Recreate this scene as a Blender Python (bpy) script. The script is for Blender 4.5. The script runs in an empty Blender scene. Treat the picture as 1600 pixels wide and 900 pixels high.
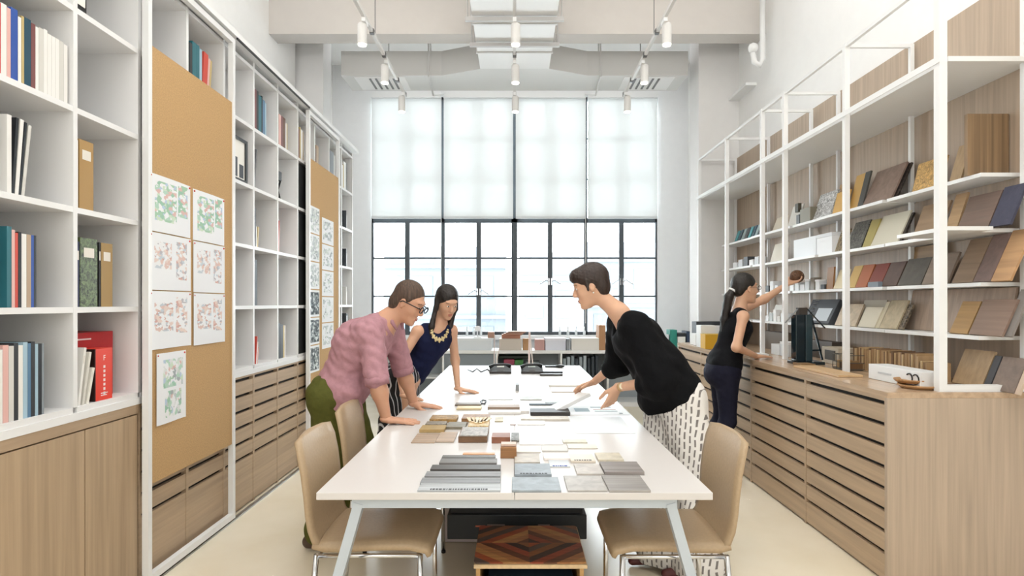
import bpy, bmesh, math, random
import numpy as np
from mathutils import Vector, Matrix
random.seed(7)
SC = bpy.context.scene
COL = SC.collection
F = 930.0; CX = 804.0; CY = 474.0; EYE = 1.40      # focal length in px, vanishing point, eye height

# ------------------------------------------------------------------ camera, world, light, exposure
cam_d = bpy.data.cameras.new('camera'); cam = bpy.data.objects.new('camera', cam_d); COL.objects.link(cam)
cam.location = (0, 0, EYE); cam.rotation_euler = (math.pi/2, 0, 0)
cam_d.sensor_width = 36.0; cam_d.lens = F/1600*36
cam_d.shift_x = -(CX-800)/1600; cam_d.shift_y = (CY-450)/1600
cam_d.clip_start = .05; cam_d.clip_end = 200
SC.camera = cam
w = bpy.data.worlds.new('sky'); SC.world = w; w.use_nodes = True
bg = w.node_tree.nodes['Background']; bg.inputs[0].default_value = (.93, .97, 1.0, 1); bg.inputs[1].default_value = 9.0
def area(name, loc, rot, sx, sy, power, col=(1, 1, 1)):
    d = bpy.data.lights.new(name, 'AREA'); d.shape = 'RECTANGLE'; d.size = sx; d.size_y = sy; d.energy = power; d.color = col
    o = bpy.data.objects.new(name, d); o.location = loc; o.rotation_euler = rot; COL.objects.link(o); return o
area('rear_fill_light', (0, -2.6, 2.6), (math.pi/2*1.0, 0, 0), 4.6, 3.2, 62, (1, .98, .95))  # added fill light before the solid rear wall; no window is built there
area('ceiling_fill_light', (0, 1.2, 4.85), (0, 0, 0), 3.6, 4.0, 12, (1, .96, .90))  # this and the next two: added fill under the ceiling, no real fittings
area('ceiling_fill_light', (0, 4.0, 4.9), (0, 0, 0), 4.4, 2.2, 10, (1, .96, .91))
area('ceiling_fill_light', (0, 8.0, 4.9), (0, 0, 0), 4.4, 1.2, 16, (1, .98, .96))
area('upward_fill_light', (0, 2.3, 3.5), (math.pi, 0, 0), 3.0, 2.6, 95, (1, .98, .95))  # added unseen fill aimed upward to brighten the high walls, no pendant hangs here
SC.view_settings.view_transform = 'Standard'; SC.view_settings.look = 'None'
SC.view_settings.gamma = 1.0; SC.view_settings.use_curve_mapping = False
SC.view_settings.exposure = 0.36

# ------------------------------------------------------------------ helpers
def at(px, py, Y): return Vector(((px-CX)*Y/F, Y, EYE-(py-CY)*Y/F))
def lin(h):
    h = h.lstrip('#'); r = [int(h[i:i+2], 16)/255 for i in (0, 2, 4)]
    return tuple([(c/12.92 if c <= .04045 else ((c+.055)/1.055)**2.4) for c in r])+(1,)
MATS = {}
def mat(hexc, kind='plain', rough=.6, metal=0, key=None):
    k = (hexc, kind, rough, metal)
    if k in MATS: return MATS[k]
    m = bpy.data.materials.new('%s_%s' % (kind, hexc.lstrip('#'))); m.use_nodes = True
    nt = m.node_tree; N = nt.nodes; L = nt.links; b = N['Principled BSDF']
    b.inputs['Base Color'].default_value = lin(hexc); b.inputs['Roughness'].default_value = rough; b.inputs['Metallic'].default_value = metal
    c = lin(hexc)
    def ramp_noise(scale, detail, lo, hi, dist=0, bump=0, coord='Object', nscale=1):
        tc = N.new('ShaderNodeTexCoord'); mp = N.new('ShaderNodeMapping'); no = N.new('ShaderNodeTexNoise')
        if coord == 'World': g = N.new('ShaderNodeNewGeometry'); L.new(g.outputs['Position'], mp.inputs['Vector'])
        else: L.new(tc.outputs[coord], mp.inputs['Vector'])
        mp.inputs['Scale'].default_value = scale
        L.new(mp.outputs[0], no.inputs['Vector']); no.inputs['Detail'].default_value = detail; no.inputs['Scale'].default_value = nscale
        no.inputs['Distortion'].default_value = dist
        r = N.new('ShaderNodeValToRGB'); r.color_ramp.elements[0].position = .3; r.color_ramp.elements[1].position = .7
        r.color_ramp.elements[0].color = tuple(min(1, x*lo) for x in c[:3])+(1,); r.color_ramp.elements[1].color = tuple(min(1, x*hi) for x in c[:3])+(1,)
        L.new(no.outputs[0], r.inputs[0]); L.new(r.outputs[0], b.inputs['Base Color'])
        if bump:
            bp = N.new('ShaderNodeBump'); bp.inputs['Strength'].default_value = bump; bp.inputs['Distance'].default_value = .01
            L.new(no.outputs[0], bp.inputs['Height']); L.new(bp.outputs[0], b.inputs['Normal'])
    if kind == 'woodv': ramp_noise((38, 38, 1.3), 6, .84, 1.13, .3, .08, 'World')
    elif kind == 'woodh': ramp_noise((38, 1.5, 38), 6, .85, 1.12, .3, .08, 'World')
    elif kind == 'woodx': ramp_noise((2.5, 60, 60), 5, .70, 1.22, .5, .1, 'World')
    elif kind == 'stripe': ramp_noise((60, 26, .8), 5, .62, 1.25, .2, .1, 'World')
    elif kind == 'stone': ramp_noise((22, 22, 22), 8, .82, 1.15, .6, .05, 'World')
    elif kind == 'burl': ramp_noise((45, 45, 45), 6, .5, 1.4, 1.5, .3, 'World')
    elif kind == 'cork': ramp_noise((140, 140, 140), 4, .86, 1.1, .2, .15, 'World')
    elif kind == 'wall': ramp_noise((9, 9, 9), 6, .985, 1.01, 0, .12, 'World')
    elif kind == 'cloth': ramp_noise((30, 30, 30), 4, .88, 1.08, .4, .35, 'World'); b.inputs['Specular IOR Level'].default_value = .15
    elif kind == 'leather': ramp_noise((90, 90, 90), 3, .95, 1.04, 0, .06, 'Object')
    elif kind == 'metal': b.inputs['Metallic'].default_value = 1
    elif kind == 'skin':
        ramp_noise((12, 12, 12), 3, .93, 1.05, 0, .04, 'World')
        b.inputs['Subsurface Weight'].default_value = .12; b.inputs['Subsurface Radius'].default_value = (.02, .008, .004)
    elif kind == 'hair': ramp_noise((130, 130, 8), 4, .6, 1.8, .3, .5, 'World'); b.inputs['Specular IOR Level'].default_value = .5
    elif kind == 'pattern': ramp_noise((60, 60, 60), 2, .15, 2.6, 1.2, 0, 'World')
    elif kind == 'glow':
        b.inputs['Emission Color'].default_value = c; b.inputs['Emission Strength'].default_value = 6
    MATS[k] = m; return m

class MB:
    def __init__(s): s.v = []; s.f = []
    def add(s, vs, fs):
        n = len(s.v); s.v += [tuple(v) for v in vs]; s.f += [tuple(i+n for i in f) for f in fs]; return s
    def box(s, x0, x1, y0, y1, z0, z1, M=None):
        if x0 > x1: x0, x1 = x1, x0
        if y0 > y1: y0, y1 = y1, y0
        if z0 > z1: z0, z1 = z1, z0
        vs = [Vector((x, y, z)) for z in (z0, z1) for y in (y0, y1) for x in (x0, x1)]
        if M is not None: vs = [M @ v for v in vs]
        return s.add(vs, [(0, 2, 3, 1), (4, 5, 7, 6), (0, 1, 5, 4), (2, 6, 7, 3), (0, 4, 6, 2), (1, 3, 7, 5)])
    def tube(s, pts, r, n=8, caps=True):
        pts = [Vector(p) for p in pts]; rs = r if isinstance(r, (list, tuple)) else [r]*len(pts)
        rings = []; ref = None
        for i, p in enumerate(pts):
            d = (pts[min(i+1, len(pts)-1)]-pts[max(i-1, 0)]).normalized()
            if ref is None: ref = Vector((0, 0, 1)) if abs(d.z) < .9 else Vector((1, 0, 0))
            a = d.cross(ref).normalized(); b = a.cross(d).normalized(); ref = b
            rings.append([p+(a*math.cos(t)+b*math.sin(t))*rs[i] for t in [2*math.pi*k/n for k in range(n)]])
        vs = [v for r_ in rings for v in r_]; fs = []
        for i in range(len(rings)-1):
            for k in range(n):
                a, b = i*n+k, i*n+(k+1) % n
                fs.append((a, a+n, b+n, b))
        if caps: fs.append(tuple(range(n))); fs.append(tuple(range(len(vs)-1, len(vs)-n-1, -1)))
        return s.add(vs, fs)
    def bar(s, a, b, w, h):                # square section bar
        a = Vector(a); b = Vector(b); d = (b-a); l = d.length; q = d.to_track_quat('Z', 'Y')
        M = Matrix.Translation(a) @ q.to_matrix().to_4x4()
        return s.box(-w/2, w/2, -h/2, h/2, 0, l, M)
    def lathe(s, c, prof, n=20, caps=True):
        vs = []; fs = []
        for r, z in prof:
            for k in range(n):
                t = 2*math.pi*k/n; vs.append((c[0]+r*math.cos(t), c[1]+r*math.sin(t), c[2]+z))
        for i in range(len(prof)-1):
            for k in range(n):
                a, b = i*n+k, i*n+(k+1) % n; fs.append((a, b, b+n, a+n))
        if caps: fs.append(tuple(range(n-1, -1, -1))); fs.append(tuple(range(len(vs)-n, len(vs))))
        return s.add(vs, fs)
    def ball(s, c, r, M=None, n=14, m=9):
        r = r if isinstance(r, (tuple, list)) else (r, r, r); c = Vector(c)
        vs = []; fs = []
        for i in range(m+1):
            ph = math.pi*i/m
            for k in range(n):
                t = 2*math.pi*k/n; p = Vector((r[0]*math.sin(ph)*math.cos(t), r[1]*math.sin(ph)*math.sin(t), r[2]*math.cos(ph)))
                if M is not None: p = M @ p
                vs.append(c+p)
        for i in range(m):
            for k in range(n):
                a, b = i*n+k, i*n+(k+1) % n; fs.append((a, a+n, b+n, b))
        return s.add(vs, fs)
def place(name, me, m, parent=None, label=None, smooth=False):
    if m is not None: me.materials.append(m)
    if smooth:
        me.polygons.foreach_set('use_smooth', [True]*len(me.polygons))
    o = bpy.data.objects.new(name, me); COL.objects.link(o)
    if parent is not None:
        o.parent = parent
        if not parent.get('local'):        # geometry is written in world coordinates
            p = parent; off = Vector((0, 0, 0))
            while p is not None: off += p.location; p = p.parent
            o.location = -off
    if label: o['label'] = label
    return o
def obj(name, mb, m, parent=None, label=None, smooth=False, bevel=0):
    me = bpy.data.meshes.new(name); me.from_pydata(mb.v, [], mb.f); me.update()
    if smooth:
        bm = bmesh.new(); bm.from_mesh(me); bmesh.ops.remove_doubles(bm, verts=bm.verts, dist=1e-5); bmesh.ops.recalc_face_normals(bm, faces=bm.faces); bm.to_mesh(me); bm.free()
    o = place(name, me, m, parent, label, smooth)
    if bevel:
        md = o.modifiers.new('bevel', 'BEVEL'); md.width = bevel; md.segments = 2; md.limit_method = 'ANGLE'
    return o
def tag(o, label, cat, group=None):
    o['label'] = label; o['category'] = cat
    if group: o['group'] = group
    return o
def rebase(o, M=None):
    """put the origin of a one-mesh thing at the bottom centre of its mesh"""
    vs = [v.co for v in o.data.vertices]; c = Vector(((min(v.x for v in vs)+max(v.x for v in vs))/2, (min(v.y for v in vs)+max(v.y for v in vs))/2, min(v.z for v in vs)))
    o.data.transform(Matrix.Translation(-c)); o.location = o.location+c
    return o
def thing(name, label, cat, loc=(0, 0, 0), group=None, local=False, rz=0):
    o = bpy.data.objects.new(name, None); COL.objects.link(o); o.location = loc; o.empty_display_size = .1
    o.rotation_euler = (0, 0, rz)
    if local: o['local'] = 1
    return tag(o, label, cat, group)
def struct(name, mb, m, bevel=0):
    o = obj(name, mb, m, bevel=bevel); o['kind'] = 'structure'; return o
def sroot(name, loc=(0, 0, 0)):
    o = bpy.data.objects.new(name, None); COL.objects.link(o); o.location = loc; o['kind'] = 'structure'; return o
def lab(o, s): o['label'] = s; return o
ORD = ['first', 'second', 'third', 'fourth', 'fifth', 'sixth', 'seventh', 'eighth', 'ninth', 'tenth', 'eleventh', 'twelfth', 'thirteenth', 'fourteenth', 'fifteenth', 'sixteenth']

WHITE = mat('#f9f9f8', 'wall', .75); SHELFW = mat('#eeeeee', 'plain', .45); STEELW = mat('#f1f2f2', 'plain', .4)
OAKV = mat('#bba894', 'woodv', .5); OAKH = mat('#b9a084', 'woodh', .5); OAKW = mat('#b59d80', 'woodv', .5); DARK = mat('#17120d', 'plain', .8)
CHROME = mat('#d8dadd', 'metal', .12, 1); BLACKP = mat('#15171a', 'plain', .35); FRAME = mat('#4a5157', 'plain', .5)

# ------------------------------------------------------------------ the room
XR = 2.62; XL = -2.56; ZC = 5.0
fm = mat('#e3d3b4', 'plain', .3)
nt = fm.node_tree; N = nt.nodes; L = nt.links; b = N['Principled BSDF']
g = N.new('ShaderNodeNewGeometry'); mp = N.new('ShaderNodeMapping'); mp.inputs['Scale'].default_value = (.8, .8, .8)
n1 = N.new('ShaderNodeTexNoise'); n1.inputs['Detail'].default_value = 6; n1.inputs['Scale'].default_value = 1.6
r = N.new('ShaderNodeValToRGB'); r.color_ramp.elements[0].position = .3; r.color_ramp.elements[1].position = .75
r.color_ramp.elements[0].color = lin('#e4d7bb'); r.color_ramp.elements[1].color = lin('#f1e8d5')
L.new(g.outputs['Position'], mp.inputs[0]); L.new(mp.outputs[0], n1.inputs[0]); L.new(n1.outputs[0], r.inputs[0]); L.new(r.outputs[0], b.inputs['Base Color'])
r2 = N.new('ShaderNodeMapRange'); r2.inputs[3].default_value = .16; r2.inputs[4].default_value = .34; L.new(n1.outputs[0], r2.inputs[0]); L.new(r2.outputs[0], b.inputs['Roughness'])
struct('floor', MB().box(-3.2, 3.2, -3, 9.3, -.1, 0), fm)
struct('ceiling', MB().box(-3.2, 3.2, -3, 9.3, ZC, ZC+.1), WHITE)
struct('wall_right', MB().box(XR, XR+.2, -3, 9.2, 0, ZC), WHITE)
struct('wall_left', MB().box(-3.0, XL, -3, 6.95, 0, ZC).box(-3.0, -2.75, 6.95, 9.2, 0, ZC), WHITE)
# window wall with its opening X -2.17..2.17, Z .95..4.53
WX0, WX1, WZ0, WZ1, WY = -2.17, 2.165, .92, 4.53, 9.0
struct('wall_back', MB().box(-2.75, WX0, WY, WY+.2, 0, ZC).box(WX1, XR, WY, WY+.2, 0, ZC).box(WX0, WX1, WY, WY+.2, 0, WZ0).box(WX0, WX1, WY, WY+.2, WZ1, ZC), mat('#f2f3f4', 'wall', .75))
struct('wall_front', MB().box(-2.75, XR, -3.0, -2.8, 0, ZC), WHITE)
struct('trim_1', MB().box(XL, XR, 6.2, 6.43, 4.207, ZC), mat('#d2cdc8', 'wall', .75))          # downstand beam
struct('trim_2', MB().box(2.15, XR, 6.95, 7.3, 0, ZC), mat('#eeedec', 'wall', .75))            # pilasters
struct('trim_3', MB().box(-2.75, -2.25, 7.0, 7.3, 0, ZC), mat('#ececec', 'wall', .75))
struct('trim_4', MB().box(2.598, XR, 2.6, 6.95, .955, 3.095), OAKV)                              # oak wall lining
struct('trim_5', MB().box(-2.3, 2.3, WY-.12, WY, .86, .92), STEELW)                              # window board

# ------------------------------------------------------------------ windows: four bays, each of two casements
glass = bpy.data.materials.new('window_glass'); glass.use_nodes = True
nt = glass.node_tree; N = nt.nodes; L = nt.links; N.remove(N['Principled BSDF']); out = N['Material Output']
tr = N.new('ShaderNodeBsdfTransparent'); tr.inputs[0].default_value = (.96, .985, .99, 1); gl = N.new('ShaderNodeBsdfGlossy'); gl.inputs['Roughness'].default_value = .02
fr = N.new('ShaderNodeFresnel'); fr.inputs[0].default_value = 1.45; mx = N.new('ShaderNodeMixShader')
L.new(fr.outputs[0], mx.inputs[0]); L.new(tr.outputs[0], mx.inputs[1]); L.new(gl.outputs[0], mx.inputs[2]); L.new(mx.outputs[0], out.inputs[0])
blindm = bpy.data.materials.new('blind_fabric'); blindm.use_nodes = True
nt = blindm.node_tree; N = nt.nodes; L = nt.links; N.remove(N['Principled BSDF']); out = N['Material Output']
df = N.new('ShaderNodeBsdfDiffuse'); tl = N.new('ShaderNodeBsdfTranslucent'); tp = N.new('ShaderNodeBsdfTransparent')
df.inputs[0].default_value = (.86, .87, .86, 1); tl.inputs[0].default_value = (.90, .92, .92, 1)
m1 = N.new('ShaderNodeMixShader'); m1.inputs[0].default_value = .27; m2 = N.new('ShaderNodeMixShader'); m2.inputs[0].default_value = .05
L.new(df.outputs[0], m1.inputs[1]); L.new(tl.outputs[0], m1.inputs[2]); L.new(m1.outputs[0], m2.inputs[1]); L.new(tp.outputs[0], m2.inputs[2]); L.new(m2.outputs[0], out.inputs[0])
wxs = [WX0+(WX1-WX0)*i/4 for i in range(5)]
ZM = EYE+(CY-343)*WY/F                 # transom height, 2.67
for i in range(4):
    x0, x1 = wxs[i], wxs[i+1]; xm = (x0+x1)/2
    wn = sroot('window_%d' % (i+1), ((x0+x1)/2, WY+.08, WZ0))
    fb = MB()
    e0 = .045 if i == 2 else .025; e1 = .045 if i == 1 else .025
    fb.box(x0, x0+e0, WY+.04, WY+.12, WZ0, WZ1).box(x1-e1, x1, WY+.04, WY+.12, WZ0, WZ1)
    fb.box(x0, x1, WY+.04, WY+.12, WZ0, WZ0+.05).box(x0, x1, WY+.04, WY+.12, WZ1-.04, WZ1).box(x0, x1, WY+.04, WY+.12, ZM-.04, ZM+.03)
    obj('window_frame', fb, FRAME, wn)
    obj('mullion', MB().box(xm-.035, xm+.035, WY+.03, WY+.11, WZ0+.05, ZM-.04), FRAME, wn)
    obj('mullion', MB().box(xm-.02, xm+.02, WY+.05, WY+.10, ZM+.03, WZ1-.04), FRAME, wn)
    zr = [WZ0+.05, EYE+(CY-463)*WY/F, EYE+(CY-403)*WY/F, ZM-.04]
    for z in zr[1:3]:
        for (a, b_) in ((x0+e0, xm-.035), (xm+.035, x1-e1)):
            obj('glazing_bar', MB().box(a, b_, WY+.05, WY+.10, z-.012, z+.012), FRAME, wn)
    for k in range(1, 3):
        z = ZM+(WZ1-ZM)*k/3; obj('glazing_bar', MB().box(x0+e0, x1-e1, WY+.06, WY+.09, z-.012, z+.012), FRAME, wn)
    for (a, b_) in ((x0+e0, xm-.035), (xm+.035, x1-e1)):
        for k in range(3):
            lo = zr[k]+(.012 if k else 0); hi = zr[k+1]-(.012 if k < 2 else 0)
            obj('window_pane', MB().box(a, b_, WY+.073, WY+.079, lo, hi), glass, wn)
    obj('window_pane', MB().box(x0+e0, x1-e1, WY+.073, WY+.077, ZM+.03, WZ1-.04), glass, wn)
    if i > 0:
        zh = EYE+(CY-(456 if i == 1 else 440))*WY/F
        for sgn in (-1, 1):
            h = MB(); h.box(xm+sgn*.02-.008, xm+sgn*.02+.008, WY+.005, WY+.03, zh-.05, zh+.05); h.tube([(xm+sgn*.02, WY-.005, zh), (xm+sgn*.06, WY-.03, zh+.025), (xm+sgn*.16, WY-.035, zh-.04)], .007)
            obj('window_handle', h, CHROME, wn)
# roller blinds
pos = ['leftmost', 'second from left', 'third from left', 'rightmost']
for i in range(4):
    x0, x1 = wxs[i]+.02, wxs[i+1]-.02
    t = thing('roller_blind', 'white translucent roller blind drawn over the upper window, %s of the four' % pos[i], 'blind', ((x0+x1)/2, WY-.05, ZM), 'roller blinds on the tall window')
    c = MB().box(x0, x1, WY-.052, WY-.050, ZM+.04, WZ1-.05); obj('blind_fabric', c, blindm, t)
    obj('bottom_bar', MB().box(x0, x1, WY-.062, WY-.040, ZM+.005, ZM+.04), mat('#d9dcdd', 'plain', .4), t)
    obj('roller_cassette', MB().box(x0, x1, WY-.10, WY-.005, WZ1-.05, WZ1+.04), STEELW, t)
    if i in (0, 2):
        obj('pull_chain', MB().tube([(x1+.005, WY-.07, WZ1-.02), (x1+.005, WY-.07, 1.1 if i == 2 else 1.8)], .005, 5), STEELW, t)

# ------------------------------------------------------------------ outside: pale blocks across the street
def far_building(px0, px1, ytop, Y, label, nb, c='#666d72'):
    a = at(px0, ytop, Y); b2 = at(px1, ytop, Y)
    t = thing('office_building', label, 'building', ((a.x+b2.x)/2, Y, 0))
    t.location = ((a.x+b2.x)/2, Y, -2)
    obj('wall', MB().box(a.x, b2.x, Y, Y+6, -12, a.z), mat(c, 'plain', .8), t)
    zz = a.z-1.2; W = b2.x-a.x
    for r_ in range(nb):
        obj('ledge', MB().box(a.x-.1, b2.x+.1, Y-.4, Y, zz-.2, zz), mat('#777c80', 'plain', .8), t)
        n = max(2, int(W/2.6))
        for k in range(n):
            xx = a.x+W*(k+.2)/n
            obj('window', MB().box(xx, xx+W/n*.6, Y-.06, Y, zz-2.1, zz-.7), mat('#535c64', 'plain', .3), t)
        zz -= 3.2
far_building(600, 790, 385, 38, 'pale office block beyond the left half of the window', 3)
far_building(812, 905, 395, 30, 'narrow pale block with blue grey windows beyond the window middle', 3, '#60686e')
far_building(915, 1040, 378, 42, 'pale stepped block beyond the right casements', 3, '#6c7175')

# ------------------------------------------------------------------ ceiling services
DUCT = mat('#dcdcda', 'plain', .45)
t = thing('air_duct', 'white boxed air duct hanging below the ceiling beam, running toward the window', 'duct', (0, 5.5, 4.08))
obj('main_duct', MB().box(-.395, .395, 3.2, 6.80, 4.08, 4.40), mat('#ececeb', 'plain', .45), t)
for yy in (4.4, 5.05, 5.7, 6.35): obj('duct_flange', MB().box(-.41, .41, yy-.012, yy+.012, 4.068, 4.41), DUCT, t)
cd = MB()
def prism(mb, pts, z0, z1):
    n = len(pts); mb.add([(p[0], p[1], z0) for p in pts]+[(p[0], p[1], z1) for p in pts], [tuple(range(n-1, -1, -1)), tuple(range(n, 2*n))]+[(i, (i+1) % n, (i+1) % n+n, i+n) for i in range(n)])
    return mb
obj('cross_duct', prism(cd, [(-2.04, 7.0), (-.858, 7.0), (-.395, 6.80), (.395, 6.80), (.858, 7.0), (2.04, 7.0), (2.04, 7.5), (-2.04, 7.5)], 4.08, 4.366), DUCT, t)
for s in (-1, 1):
    g_ = MB()
    for k in range(5): g_.box(s*(1.72-.07*k)-.012, s*(1.72-.07*k)+.012, 7.08, 7.42, 4.068, 4.08)
    obj('grille', g_, mat('#77787a', 'plain', .5), t)
    obj('diffuser', MB().box(s*1.30, s*1.90, 7.04, 7.46, 4.074, 4.0798), mat('#f2f2f2', 'plain', .5), t)
for yy in (5.55, 6.1):
    h = MB().box(-.46, .46, yy-.02, yy+.02, 4.03, 4.066)
    for s in (-1, 1): h.tube([(s*.44, yy, 4.05), (s*.44, yy, 4.99)], .008, 6); h.tube([(s*.41, yy, 4.05), (s*.41, yy, 4.99)], .005, 6)
    obj('trapeze_hanger', h, mat('#bcbab8', 'plain', .5), t)
for s in (-1, 1):
    for yy in (6.9,):
        obj('hanger_rod', MB().tube([(s*1.5, 7.1, 4.36), (s*1.5, 7.1, 4.99)], .006, 6).tube([(s*1.0, 7.1, 4.36), (s*1.0, 7.1, 4.99)], .006, 6), mat('#bcbab8', 'plain', .5), t)
for s, nm in ((-1, 'left'), (1, 'right')):
    c = MB().tube([(s*1.0, 6.93, 4.9), (s*1.0, 6.93, 4.04), (s*1.03, 7.55, 4.04), (s*1.06, 8.9, 4.53)], .012, 6)
    o = obj('conduit', c, mat('#d6d6d5', 'plain', .5)); tag(rebase(o), 'thin grey conduit bent over the cross duct, %s one' % nm, 'pipe')
ZT = 3.6
lampm = mat('#fff6e6', 'glow', .5)
for tx, nm in ((-1.162, 'left'), (0.0, 'middle'), (1.162, 'right')):
    t = thing('track_rail', 'white suspended lighting track, %s of three, running toward the window' % nm, 'lighting track', (tx, 4.5, ZT))
    obj('rail', MB().box(tx-.012, tx+.012, 1.5, 6.32, ZT, ZT+.03), mat('#d8d7d5', 'plain', .4), t)
    for yy in (2.2, 3.6, 4.96):
        obj('suspension_rod', MB().tube([(tx, yy, ZT+.03), (tx, yy, 4.98 if tx or yy < 3.2 else 4.08)], .004, 6), mat('#6d6d6d', 'plain', .4), t)
    for yy in (4.15, 4.85, 5.3, 5.9, 6.30): obj('rail_joint', MB().box(tx-.016, tx+.016, yy-.02, yy+.02, ZT-.006, ZT+.034), mat('#4d4d4e', 'plain', .4), t)
    for j, yy in enumerate((4.62, 5.42, 6.24)):
        w_ = ['nearest', 'middle', 'farthest'][j]
        dx = .05*(-1 if tx < 0 else 1) if tx else .02
        sp = thing('track_spotlight', 'white cylinder spotlight, %s on the %s lighting track' % (w_, nm), 'spotlight', (tx, yy, ZT), 'cylinder spotlights on the tracks')
        obj('adapter', MB().box(tx-.014, tx+.014, yy-.05, yy+.05, ZT-.03, ZT), STEELW, sp)
        obj('lamp_body', MB().lathe((tx+dx*.4, yy, ZT-.19), [(.036, 0), (.036, .15), (.03, .16)], 16), mat('#dcdbd9', 'plain', .4), sp)
        obj('lamp_glass', MB().lathe((tx+dx*.4, yy, ZT-.198), [(.032, 0), (.032, .008)], 16), lampm, sp)
        ld = bpy.data.lights.new('spot', 'SPOT'); ld.energy = 6; ld.spot_size = 1.2; ld.spot_blend = .6; ld.color = (1, .88, .72); ld.shadow_soft_size = .04
        lo = bpy.data.objects.new('spot_lamp', ld); COL.objects.link(lo); lo.location = (tx+dx*.4, yy, ZT-.205)
        lo.rotation_euler = (-.15, .25*(1 if tx < 0 else -1 if tx > 0 else 0), 0)
# pipe loop and bracket on the right wall
t = thing('wall_pipe', 'white pipe with a hooked end below the beam on the right', 'pipe', (2.5, 6.0, 3.75))
obj('pipe', MB().tube([(2.50, 6.0, 4.5), (2.50, 6.0, 3.86), (2.47, 6.0, 3.80), (2.42, 6.0, 3.83), (2.40, 6.0, 3.93)], .028, 10), STEELW, t, smooth=True)
obj('valve', MB().ball((2.40, 5.99, 3.97), .05), STEELW, t, smooth=True)
o = obj('bracket_rail', MB().box(2.50, 2.62, 6.44, 7.3, 3.76, 3.79), STEELW); tag(rebase(o), 'white rail fixed high on the right wall past the pipe', 'rail')
# ------------------------------------------------------------------ left wall of cubbies
XF = -1.854; XB = -2.27; TH = .024
def ycol(k): return 1.653+.43*k            # upright k
LV = [.949+.423*i for i in range(6)]
secs = [(0, 3, 'nearest section'), (3, 5, 'section behind the first cork board'), (5, 9, 'section between the two cork boards'), (9, 12, 'far section by the window wall')]
for a, b_, nm in secs:
    y0, y1 = ycol(a), ycol(b_)
    t = thing('bookcase', 'tall white cubby bookcase built along the left wall, %s' % nm, 'bookcase', ((XF+XB)/2, (y0+y1)/2, LV[0]), 'white cubby bookcases')
    for k in range(a, b_+1):
        if k == a and a > 0: ya, yb = ycol(k), ycol(k)+TH/2
        elif k == b_ and b_ < 12: ya, yb = ycol(k)-TH/2, ycol(k)
        else: ya, yb = ycol(k)-TH/2, ycol(k)+TH/2
        obj('upright', MB().box(XB, XF, ya, yb, LV[0]+TH/2, LV[5]+.05), SHELFW, t)
    for i in range(6):
        for k in range(a, b_):
            obj('shelf', MB().box(XB, XF-.001, ycol(k)+TH/2, ycol(k+1)-TH/2, LV[i]-TH/2, LV[i]+TH/2), SHELFW, t)
    obj('back_panel', MB().box(XB-.01, XB, y0, y1, LV[0], LV[5]), SHELFW, t)
    obj('base_strip', MB().box(XB, XF+.004, y0, y1, LV[0]-.045, LV[0]-TH/2), STEELW, t)
    obj('top_panel', MB().box(XB, XF, y0, y1, LV[5]+.05, LV[5]+.07), SHELFW, t)
for a in (2.943,):
    pass
# base cabinets
ZTOP = LV[0]-.045
t = thing('base_cabinet', 'oak base cabinet with plain flat doors, nearest on the left', 'cabinet', (-2.06, 2.3, 0))
obj('carcass', MB().box(XB, XF-.03, 1.0, 2.935, .0, ZTOP), OAKW, t)
obj('top_rail', MB().box(XF-.03, XF, 1.0, 2.935, ZTOP-.045, ZTOP), OAKH, t)
for (ya, yb) in ((1.0, 1.53), (1.535, 2.05), (2.055, 2.571), (2.575, 2.93)):
    obj('door', MB().box(XF-.022, XF-.002, ya, yb-.002, .03, ZTOP-.052), OAKW, t, bevel=.001)
def drawer_cabinet(x_front, x_back, y0, y1, slots, label, group, tall_last, side=1, near_panel=None, ztop=.93):
    t = thing('drawer_cabinet', label, 'cabinet', ((x_front+x_back)/2, (y0+y1)/2, 0), group)
    s = side                                # +1: front faces -X (right hand), -1: front faces +X
    obj('carcass', MB().box(x_front+s*.03, x_back, y0+.004, y1-.004, 0, ztop-.006), DARK, t)
    for yy in (y0, y1-.012): obj('side_panel', MB().box(x_front, x_front+s*.03, yy, yy+.012, .0, ztop), OAKH, t)
    obj('top_strip', MB().box(x_front, x_front+s*.03, y0+.012, y1-.012, slots[0]+.002, ztop), OAKH, t)
    for k, z in enumerate(slots):
        hi = z-.020; lo = slots[k+1] if k+1 < len(slots) else .012
        obj('drawer', MB().box(x_front+s*.002, x_front+s*.024, y0+.014, y1-.014, lo+.001, hi), OAKH, t)
    return t
SL = [.888-.107*k for k in range(6)]
nmz = ['first', 'second', 'third', 'fourth', 'fifth', 'sixth', 'seventh', 'eighth', 'ninth']
for k in range(3, 12):
    drawer_cabinet(XF, XB, ycol(k), ycol(k+1), SL, 'oak drawer cabinet under the left cubbies, %s from the nearest' % nmz[k-3], 'oak drawer cabinets on the left', True, side=-1, ztop=ZTOP)
# sliding cork panels in white frames
PX = -1.815
CORK = mat('#c6a170', 'cork', .9)
def slide(y0, y1, label, nm):
    t = thing('cork_board', label, 'board', (PX, (y0+y1)/2, .02))
    for yy in (y0, y1-.03): obj('frame_post', MB().box(PX-.016, PX+.016, yy, yy+.03, .02, 3.10), STEELW, t)
    obj('frame_rail', MB().box(PX-.016, PX+.016, y0+.03, y1-.03, .02, .055), STEELW, t)
    obj('frame_rail', MB().box(PX-.016, PX+.016, y0+.03, y1-.03, 3.065, 3.10), STEELW, t)
    obj('cork_sheet', MB().box(PX-.008, PX+.008, y0+.03, y1-.03, .50, 2.685), CORK, t)
    obj('glide_wheel', MB().tube([(PX-.01, y0+.1, .012), (PX+.01, y0+.1, .012)], .012, 10), DARK, t)
slide(2.925, 3.835, 'tall sliding cork board with colour drawings in a white frame, nearer one', 1)
slide(5.22, 6.13, 'tall sliding cork board with pinned sheets, farther one by the window', 2)
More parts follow.
